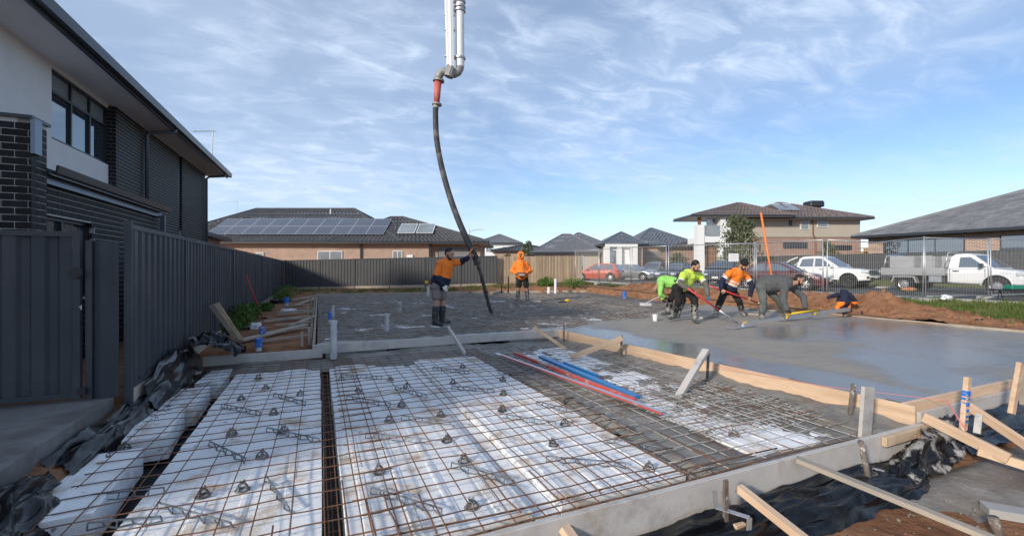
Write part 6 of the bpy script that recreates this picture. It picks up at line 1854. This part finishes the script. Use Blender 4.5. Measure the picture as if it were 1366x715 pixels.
    for s in ('L', 'R'):
        hp, kn, an = J['hip' + s], J['kn' + s], J['an' + s]
        capsule(b, pv, hp, .125 * S + e, .108 * S + e)
        if tr[1] == 'shorts':
            en = hp.lerp(kn, spec.get('short', .62)); capsule(b, hp, en, .095 * S + e, .084 * S + e, 14)
        else:
            capsule(b, hp, kn, .092 * S + e, .066 * S + e); capsule(b, kn, kn.lerp(an, .62), .068 * S + e, .062 * S + e)
    remeshed(b, tr[1] if tr[1] == 'shorts' else 'trousers', M[tr[0]], t, .015, 3, .014, 13, seed=d0)
    # --- top
    sh_m = spec['shirt']     # (upper, sleeve lower, hem band colour or None, stripes)
    b = MB(); e = .020 + spec.get('bulk', 0)
    low = wa.lerp(pv, spec.get('hem', .75))
    capsule(b, ch, J['neck'] - up * .01, .145 * S + e, .072 * S + .012); capsule(b, low, ch, .150 * S * fat + e, .150 * S + e, 14)
    if spec.get('belly'): b.ell(low.lerp(ch, .35) + Vector(spec['belly']), (.15, .15, .17), 14, 10)
    for s in ('L', 'R'):
        sh, el, wr_ = J['sh' + s], J['el' + s], J['wr' + s]
        ea = .020 + spec.get('bulk', 0) * .35
        capsule(b, ch.lerp(sh, .35), sh, .105 * S + e, .066 * S + ea)
        capsule(b, sh, el, .060 * S + ea, .048 * S + ea); capsule(b, el, el.lerp(wr_, spec.get('cuff', .92)), .050 * S + ea, .032 * S + ea)
    if sh_m[3] == 'bulky': capsule(b, J['neck'] - fw * .05, J['neck'] - fw * .09 - up * .02, .085, .085)
    mats = [M[sh_m[0]], M[sh_m[1]], M['reflective']]
    def mf(c):
        best = None
        for s in ('L', 'R'):
            for seg in (('sh', 'el'), ('el', 'wr')):
                tt, dd = seg_t(c, J[seg[0] + s], J[seg[1] + s])
                dd -= .055
                if best is None or dd < best[0]: best = (dd, seg[0], tt)
        tb, db = seg_t(c, low, ch); db -= .17
        if best[0] < db:
            if best[1] == 'el': return 1
            cut = spec.get('sleeve_cut', .8)
            if sh_m[3] == 'stripes' and cut - .17 < best[2] < cut: return 2
            return 1 if best[2] > cut else 0
        hb = spec.get('hemband', 0)
        if tb < hb and sh_m[2]: return 1
        if sh_m[3] == 'stripes' and hb < tb < hb + .13: return 2
        if sh_m[3] == 'stripes' and hb + .24 < tb < hb + .34 and spec.get('two'): return 2
        return 0
    remeshed(b, 'hoodie' if hr == 'hood' or sh_m[3] == 'bulky' else 'shirt', mats, t, .0135, 3, .015, 12, matfn=mf, seed=d0 * 3)
    # --- boots
    for s in ('L', 'R'):
        b = MB(); kn, an = J['kn' + s], J['an' + s]; toe = J['toe' + s]
        topb = an.lerp(kn, spec.get('boot', .72))
        dirt = (toe - an); dirt.z = 0; dirt.normalize()
        capsule(b, topb, an, .068 * S + .012, .056 * S + .010, 12)
        heel = an - dirt * .045 + Vector((0, 0, -.055)); ball = an + dirt * .13 + Vector((0, 0, -.065)); tip = an + dirt * .185 + Vector((0, 0, -.068))
        capsule(b, an + Vector((0, 0, -.02)), heel, .060, .045); capsule(b, heel, ball, .045, .050); capsule(b, ball, tip, .050, .040); capsule(b, an, ball, .055, .045)
        remeshed(b, 'boot', M[spec['boots']], t, .013, 2, .004, 20)
        MB().tube([topb + (topb - an).normalized() * .005, topb + (topb - an).normalized() * .022], .068 * S + .018, 14).build('boot_rim', M[spec['boots']], t, local=True)
    return t, J, inv
# ---- 1: the man guiding the hose
person(dict(d=10.2, foot=(588, 436), S=1.1, bulk=.018, face=(.86, -.35, -.42), label='man in orange and navy shirt and grey shorts holding the hose',
    J=dict(head=(599.5, 338.5, -.02), neck=(596, 347.5, 0), chest=(593.5, 356, 0), waist=(590, 369, 0), pelvis=(586, 381, 0), shR=(587.5, 352.5, -.16), elR=(582.5, 369, -.24), wrR=(591.5, 380.5, -.26), shL=(601.5, 351, .16), elL=(614.5, 349.5, .22), wrL=(625, 343.8, .16),
           hipR=(582.5, 382, -.09), knR=(582, 404, -.10), anR=(580, 428.5, -.10), hipL=(589.5, 382, .09), knL=(590.5, 404, .10), anL=(589.5, 425, .14), toeR=(592, 434, -.16), toeL=(601, 430, .10)),
    handR=((.5, -.1, -.85), (.3, -.9, .1), (.8, 0, .3), .35), handL=((.75, -.1, .55), (-.3, .9, .2), (0, -.3, .9), .55), gloveR='glove_white',
    hair='short', beard=True, trousers=('shorts_grey', 'shorts'), shirt=('hivis_orange', 'navy', True, 'plain'), hemband=.42, sleeve_cut=.95, hem=.7, fat=1.12, boots='boot_dark', boot=.70, skin='skin'))
# ---- 2: the man with the remote control
person(dict(d=17.3, foot=(695, 402), z=.05, face=(-.12, -.93, .35), up=(0, .3, .95), S=1.14, bulk=.03, label='man in hooded orange jumper with a remote control box at the waist',
    J=dict(head=(694.6, 340.5, 0), neck=(695, 347.5, .03), chest=(695, 353, .04), waist=(696, 362, .03), pelvis=(696.5, 369, .03), shR=(688.2, 352, .02), elR=(683.2, 361.5, .02), wrR=(689, 364.5, -.24), shL=(702.2, 352, .02), elL=(707.8, 361.5, .02), wrL=(701.8, 364.5, -.24),
           hipR=(692.8, 370, .02), knR=(692, 384, .0), anR=(690.5, 397.5, .02), hipL=(700.3, 370, .02), knL=(702.5, 384, .0), anL=(703.5, 397.5, .02), toeR=(687.5, 400, -.2), toeL=(706, 400, -.2)),
    handR=((.5, -.8, 0), (0, .2, 1), (.9, 0, .2), .5), handL=((-.5, -.8, 0), (0, .2, 1), (-.9, 0, .2), .5),
    hair='hood', beard=True, trousers=('black_cloth', 'shorts'), short=.78, shirt=('hivis_orange', 'hivis_orange', False, 'plain'), sleeve_cut=2, cuff=.95, hem=.45, fat=1.3, boots='boot', boot=.62, skin='skin_dark'))
p = atd(695.5, 366.5, 16.93)
t = thing('remote_control', p, 'brown remote control box hanging at the waist of the hooded man', 'remote control', rz=-YAW)
MB().box((0, 0, 0), (.34, .15, .13)).build('control_case', M['remote'], t, local=True, bevel=.02)
MB().box((0, 0, .07), (.32, .14, .02)).build('control_panel', M['dark_plastic'], t, local=True)
for x in (-.11, -.04, .05, .12): MB().tube([(x, -.01, .07), (x + .006, -.015, .12)], .008, 6).build('joystick', M['dark_plastic'], t, local=True)
MB().box((0, -.078, .0), (.2, .006, .06)).build('name_panel', M['galv'], t, local=True)
MB().tube([(.15, .06, .05), (.11, .10, .22), (.075, .06, .42), (.06, .08, .55)], .012, 6).build('strap', M['dark_plastic'], t, local=True)
# ---- 3: man in yellow with the bull float handle
person(dict(d=11.0, foot=(912, 430), S=1.06, face=(.52, -.62, -.60), label='bearded man in yellow shirt and black trousers pulling a red handled float',
    J=dict(head=(928, 354.5, -.25), neck=(923.5, 362, -.10), chest=(919, 368, .0), waist=(914.5, 377, .05), pelvis=(908, 384, .12), shR=(911.5, 367, -.18), elR=(907.5, 378.5, -.30), wrR=(920, 386.5, -.42), shL=(934, 368.5, .06), elL=(941.5, 379, -.10), wrL=(944, 395, -.28),
           hipR=(903, 385, .0), knR=(905.5, 402, -.06), anR=(899, 420, .25), hipL=(914, 385, .14), knL=(926.5, 400, -.08), anL=(926.5, 424.5, -.12), toeR=(886, 424, .10), toeL=(931, 430, -.35)),
    handR=((.9, -.3, -.3), (.1, -.5, .8), (0, -.7, -.5), .9), handL=((.35, -.2, -.85), (.8, -.4, .2), (-.6, -.5, 0), .9), gloveR='glove_dark', gloveL='glove_blue',
    hair='short', beard=True, trousers=('black_cloth', 'long'), shirt=('hivis_yellow', 'grey_sleeve', False, 'stripes'), sleeve_cut=.72, hemband=.05, hem=.55, fat=1.05, boots='boot', boot=.68, skin='skin'))
# ---- 4: man bent over behind him
person(dict(d=11.9, foot=(893, 424), face=(-.75, -.1, -.65), label='man in lime shirt and black trousers bent low behind the yellow one',
    J=dict(head=(876, 386, .25), neck=(880, 378.5, .20), chest=(885, 375.5, .16), waist=(894, 376, .08), pelvis=(905, 379, 0), shR=(883, 379, .36), elR=(882, 391, .42), wrR=(884, 399, .36), shL=(882, 379, .0), elL=(880.5, 392, -.06), wrL=(887, 396, -.02),
           hipR=(905, 381, .12), knR=(895, 398, .2), anR=(891, 415, .20), hipL=(908, 382, -.08), knL=(911, 400, -.12), anL=(904, 418.5, -.05), toeR=(881, 418, .12), toeL=(892, 424, -.2)),
    handR=((.3, -.2, -.9), (-.8, 0, 0), (0, -1, 0), .8), handL=((.6, -.1, -.7), (-.6, -.4, 0), (0, .8, -.2), .8), gloveR='glove_dark', gloveL='glove_dark',
    hair='short', trousers=('black_cloth', 'long'), shirt=('hivis_lime', 'hivis_lime', False, 'plain'), sleeve_cut=2, hem=.3, boots='boot', boot=.66, skin='skin_dark'))
# ---- 5: man in orange with the beanie
person(dict(d=12.4, foot=(978, 422), S=1.08, bulk=.012, face=(.45, -.58, -.68), label='man in orange and navy shirt and black beanie holding a red pole',
    J=dict(head=(992, 353, -.25), neck=(987, 361, -.08), chest=(982, 366, .0), waist=(976, 378, .06), pelvis=(971.5, 386, .12), shR=(973, 364, -.14), elR=(961.5, 377, -.2), wrR=(962.5, 386.5, -.36), shL=(994.5, 366.5, .10), elL=(1003, 381, -.02), wrL=(1000.5, 395.5, -.22),
           hipR=(967.5, 387, .04), knR=(961, 402, -.1), anR=(955.5, 415.5, .05), hipL=(977, 387, .18), knL=(985.5, 401, -.02), anL=(990, 416, .10), toeR=(951, 421, -.15), toeL=(994, 422, -.12)),
    handR=((.5, -.6, -.4), (-.3, -.6, .6), (.4, -.4, -.6), .9), handL=((-.1, -.3, -.9), (.8, -.5, 0), (-.6, -.5, 0), .9),
    hair='beanie', beard=True, trousers=('black_cloth', 'long'), shirt=('hivis_orange', 'navy', True, 'stripes'), sleeve_cut=.62, hemband=.22, two=True, hem=.7, fat=1.08, boots='boot', boot=.60, skin='skin'))
# ---- 6: man in grey bending over the screed
person(dict(d=11.6, foot=(1022, 424), face=(.72, -.52, -.46), up=(.5, -.1, .85), S=1.1, bulk=.03, label='man in grey hooded jumper bent over the yellow handled screed bar',
    J=dict(head=(1066, 373.5, -.22), neck=(1056, 377.5, -.10), chest=(1047, 378, .0), waist=(1033, 376.5, .06), pelvis=(1018, 380, .12), shR=(1046, 386, -.24), elR=(1045, 401, -.34), wrR=(1049.5, 413, -.50), shL=(1058, 384, .14), elL=(1071.5, 396, .08), wrL=(1074, 410, -.10),
           hipR=(1015, 383, .02), knR=(1018.5, 402, -.08), anR=(1016, 421, -.02), hipL=(1022, 384, .22), knL=(1040, 402, .20), anL=(1045, 417, .36), toeR=(1024, 427, -.2), toeL=(1053, 422, .22)),
    handR=((.75, -.3, -.55), (0, -.8, .5), (-.2, -.4, -.8), .9), handL=((.25, -.3, -.9), (.3, -.8, .2), (-.8, -.2, -.3), .9), gloveR='glove_dark', gloveL='glove_dark',
    hair='short', beard=True, trousers=('trouser_grey', 'long'), shirt=('hoodie_grey', 'hoodie_grey', False, 'bulky'), sleeve_cut=2, hem=.75, fat=1.2, boots='boot', boot=.66, skin='skin_dark'))

# ================================================================== TOOLS IN HAND
t = thing('screed_bar', at(1060, 424, 0), 'long aluminium screed bar with yellow handle on the wet slab', 'screed')
a_, b__ = atd(993, 432, 10.85), atd(1133.5, 412.5, 11.9)
MB().beam(a_, b__, .05, .10).build('bar', M['alu'], t, bevel=.006)
MB().beam(a_ + (a_ - b__).normalized() * .02, a_ + (b__ - a_).normalized() * .05, .056, .106).build('end_cap', M['yellow_plastic'], t)
h0, h1 = atd(1050, 419, 11.1), atd(1091, 413.5, 11.4)
hh = MB().tube([h0, h1], .028, 10).build('handle', M['yellow_plastic'], t, smooth=True)
for u in (.04, .96):
    q = h0.lerp(h1, u); MB().beam(q, q + Vector((0, 0, -.12)) + Vector((.02, .05, 0)), .05, .03, (0, 1, 0)).build('handle_bracket', M['yellow_plastic'], hh)
t = thing('bull_float', at(985, 437, 0), 'flat float blade on a red handle held by the man in yellow', 'float')
MB().beam(at(974, 438, .02), at(1004, 433.5, .02), .2, .025).build('float_blade', M['alu'], t, bevel=.006)
a_, b__ = atd(917, 384.5, 10.52), atd(985, 431.5, 10.62)
MB().tube([a_, a_.lerp(b__, .62)], .022, 8).build('handle_grip', M['red_handle'], t, smooth=True)
MB().tube([a_.lerp(b__, .62), b__], .018, 8).build('handle', M['alu'], t, smooth=True)
MB().beam(b__, at(991, 433.5, .05), .05, .05).build('bracket', M['alu'], t)
t = thing('red_pole', at(985, 402, 0), 'red pole held low by the man in the black beanie', 'pole')
a_, b__ = atd(946, 381, 12.15), atd(1038, 413, 12.3)
MB().tube([a_, a_.lerp(b__, .70)], .022, 8).build('pole_grip', M['red_handle'], t, smooth=True); MB().tube([a_.lerp(b__, .70), b__], .016, 8).build('pole_end', M['galv'], t, smooth=True)
t = thing('rake', at(870, 405, 0), 'thin steel rake held low by the man in lime', 'rake')
a_, b__ = atd(885, 393, 12.2), atd(861, 404.5, 12.4)
MB().tube([a_, b__], .014, 6).build('handle', M['galv'], t); MB().beam(b__ + Vector((-.12, .1, -.03)), b__ + Vector((.12, -.1, -.03)), .03, .08).build('rake_head', M['galv'], t)
for k, (x1, y1, x2, y2, lb) in enumerate(((992, 418, 1015, 420, 'flat offcut on the slab behind the boots of the grey man'), (1000, 412, 1052, 416, 'long pale timber lying behind the grey man'), (955, 421, 935, 424, 'thin offcut on the slab between the yellow and orange men'))):
    timber('timber_offcut', at(x1, y1, .03), at(x2, y2, .03), .09, .05, M['old_timber'], lb)

# ---- navy and orange jacket thrown over a stake by the mound
p = atd(1124, 412, 12.4); t = thing('draped_jacket', p, 'navy and orange work jacket hung over a stake on the dirt mound', 'jacket', rz=-YAW)
b = MB()
def jp(px, py, dy=0): return WM(t).inverted() @ atd(px, py, 12.4 + dy)
capsule(b, jp(1126, 391), jp(1125, 402), .11, .17); capsule(b, jp(1117, 393, -.05), jp(1105, 397, -.1), .07, .045); capsule(b, jp(1133, 394, .02), jp(1140, 403, 0), .09, .08); capsule(b, jp(1120, 405), jp(1117, 412), .07, .05); capsule(b, jp(1131, 404), jp(1132, 412), .08, .05); capsule(b, jp(1126, 405), jp(1126, 415), .09, .07); capsule(b, jp(1124, 389), jp(1128, 389), .07, .06)
jo = remeshed(b, 'jacket_cloth', [M['navy'], M['hivis_orange']], t, .014, 3, .02, 9, matfn=lambda c: 1 if (c.z < jp(1126, 402.5).z and (c.x < jp(1122, 400).x or c.x > jp(1129.5, 400).x)) and c.y < .05 else 0)
MB().tube([jp(1126, 392), jp(1125, 424)], .02, 6).build('stake', M['dark_plastic'], t, local=True)
jo.data.materials[0] = M['navy']

# ================================================================== CONCRETE PUMP BOOM AND HOSE
D = 12.6
t = thing('pump_boom', atd(600, 96, D), 'white concrete pump boom pipes hanging from above with a grey elbow', 'pump boom', rz=0)
MB().tube([atd(613, -60, D + .1), atd(613.6, 90, D + .1)], .125, 18).build('delivery_pipe', M['boom_white'], t, smooth=False)
for y in (2, 9, 14, 77): MB().tube([atd(613.5, y, D + .1), atd(613.5, y + 2.4, D + .1)], .165, 18).build('pipe_clamp', M['galv'], t)
MB().beam(atd(594.0, -60, D), atd(598.5, 88, D), .10, .12, (0, 1, 0)).build('boom_rail', M['boom_white'], t, bevel=.01)
MB().beam(atd(600.6, -60, D - .05), atd(602.8, 90, D - .05), .11, .14, (0, 1, 0)).build('boom_rail', M['boom_white'], t, bevel=.01)
for y in (20, 40, 75): MB().beam(atd(593, y, D), atd(607, y + 1, D), .05, .05).build('cross_bracket', M['galv'], t)
for y in (3, 14, 76): MB().beam(atd(603, y, D), atd(617, y + 1, D + .1), .05, .05).build('pipe_bracket', M['galv'], t)
el = [atd(613.6, 87, D + .1), atd(613.4, 92, D + .08), atd(611, 96.5, D + .03), atd(606, 99, D - .02), atd(600, 99, D), atd(596.5, 97.5, D), atd(592, 95.5, D), atd(588, 97.5, D), atd(585.6, 102, D), atd(584.6, 108, D)]
MB().tube(el, .115, 14).build('elbow', M['boom_grey'], t, smooth=True)
MB().tube([atd(602, 91, D - .1), atd(598.5, 103, D - .1)], .13, 12).build('swivel_joint', M['boom_grey'], t)
for y in (107, 138.5): MB().tube([atd(585.2 - (y - 107) * .07, y, D), atd(585 - (y - 107) * .07, y + 2.2, D)], .165 if y < 120 else .14, 16).build('coupling', M['boom_grey'], t)
MB().tube([atd(584.4, 108, D), atd(582.2, 140, D)], [.105, .085], 14).build('reducer', M['boom_red'], t, smooth=True)
def cat_rom(P, n=8):
    out = []
    for i in range(len(P) - 1):
        p0, p1, p2, p3 = P[max(i - 1, 0)], P[i], P[i + 1], P[min(i + 2, len(P) - 1)]
        for k in range(n):
            u = k / n
            out.append(.5 * ((2 * p1) + (p2 - p0) * u + (2 * p0 - 5 * p1 + 4 * p2 - p3) * u * u + (3 * p1 - p0 - 3 * p2 + p3) * u ** 3))
    return out + [P[-1]]
hp = [(581.8, 139, 12.6), (581, 152, 12.55), (582.5, 185, 12.4), (589, 222, 12.1), (600, 262, 11.7), (612, 295, 11.2), (623, 320, 10.8), (632, 339, 10.6), (636.5, 349, 10.6), (641, 364, 10.8), (646.5, 385, 11.6), (650.5, 400, 12.4), (654, 413, 13.4), (656.5, 417.5, 13.8)]
pts = cat_rom([atd(*q) for q in hp])
t = thing('pump_hose', pts[0], 'long black rubber concrete hose hanging over the rough pour', 'hose')
nh = 7 * 8 + 8
MB().tube(pts[:nh], [.078] * nh, 14).build('hose_upper', M['hose'], t, smooth=True)
MB().tube(pts[nh - 1:], .046, 12).build('hose_lower', M['hose_dirty'], t, smooth=True)
MB().tube([pts[nh - 3], pts[nh + 2]], .088, 14).build('hose_coupling', M['hose_dirty'], t)
MB().tube([pts[2], pts[5]], .086, 14).build('hose_ferrule', M['boom_grey'], t)
for k in (nh + 18, nh + 27, nh + 33): MB().tube([pts[k], pts[k + 1]], .066, 10).build('hose_tie', M['hose_dirty'], t)
q0, q1 = atd(630.5, 331, 10.45), atd(627.5, 343, 10.38); MB().tube(cat_rom([q0, (q0 + q1) / 2 + Vector((-.05, -.04, 0)), q1], 5), .018, 6).build('hose_handle', M['orange_paint'], t, smooth=True)
q = atd(652, 392, 12.0)
bpy.data.scenes.remove(WORK)
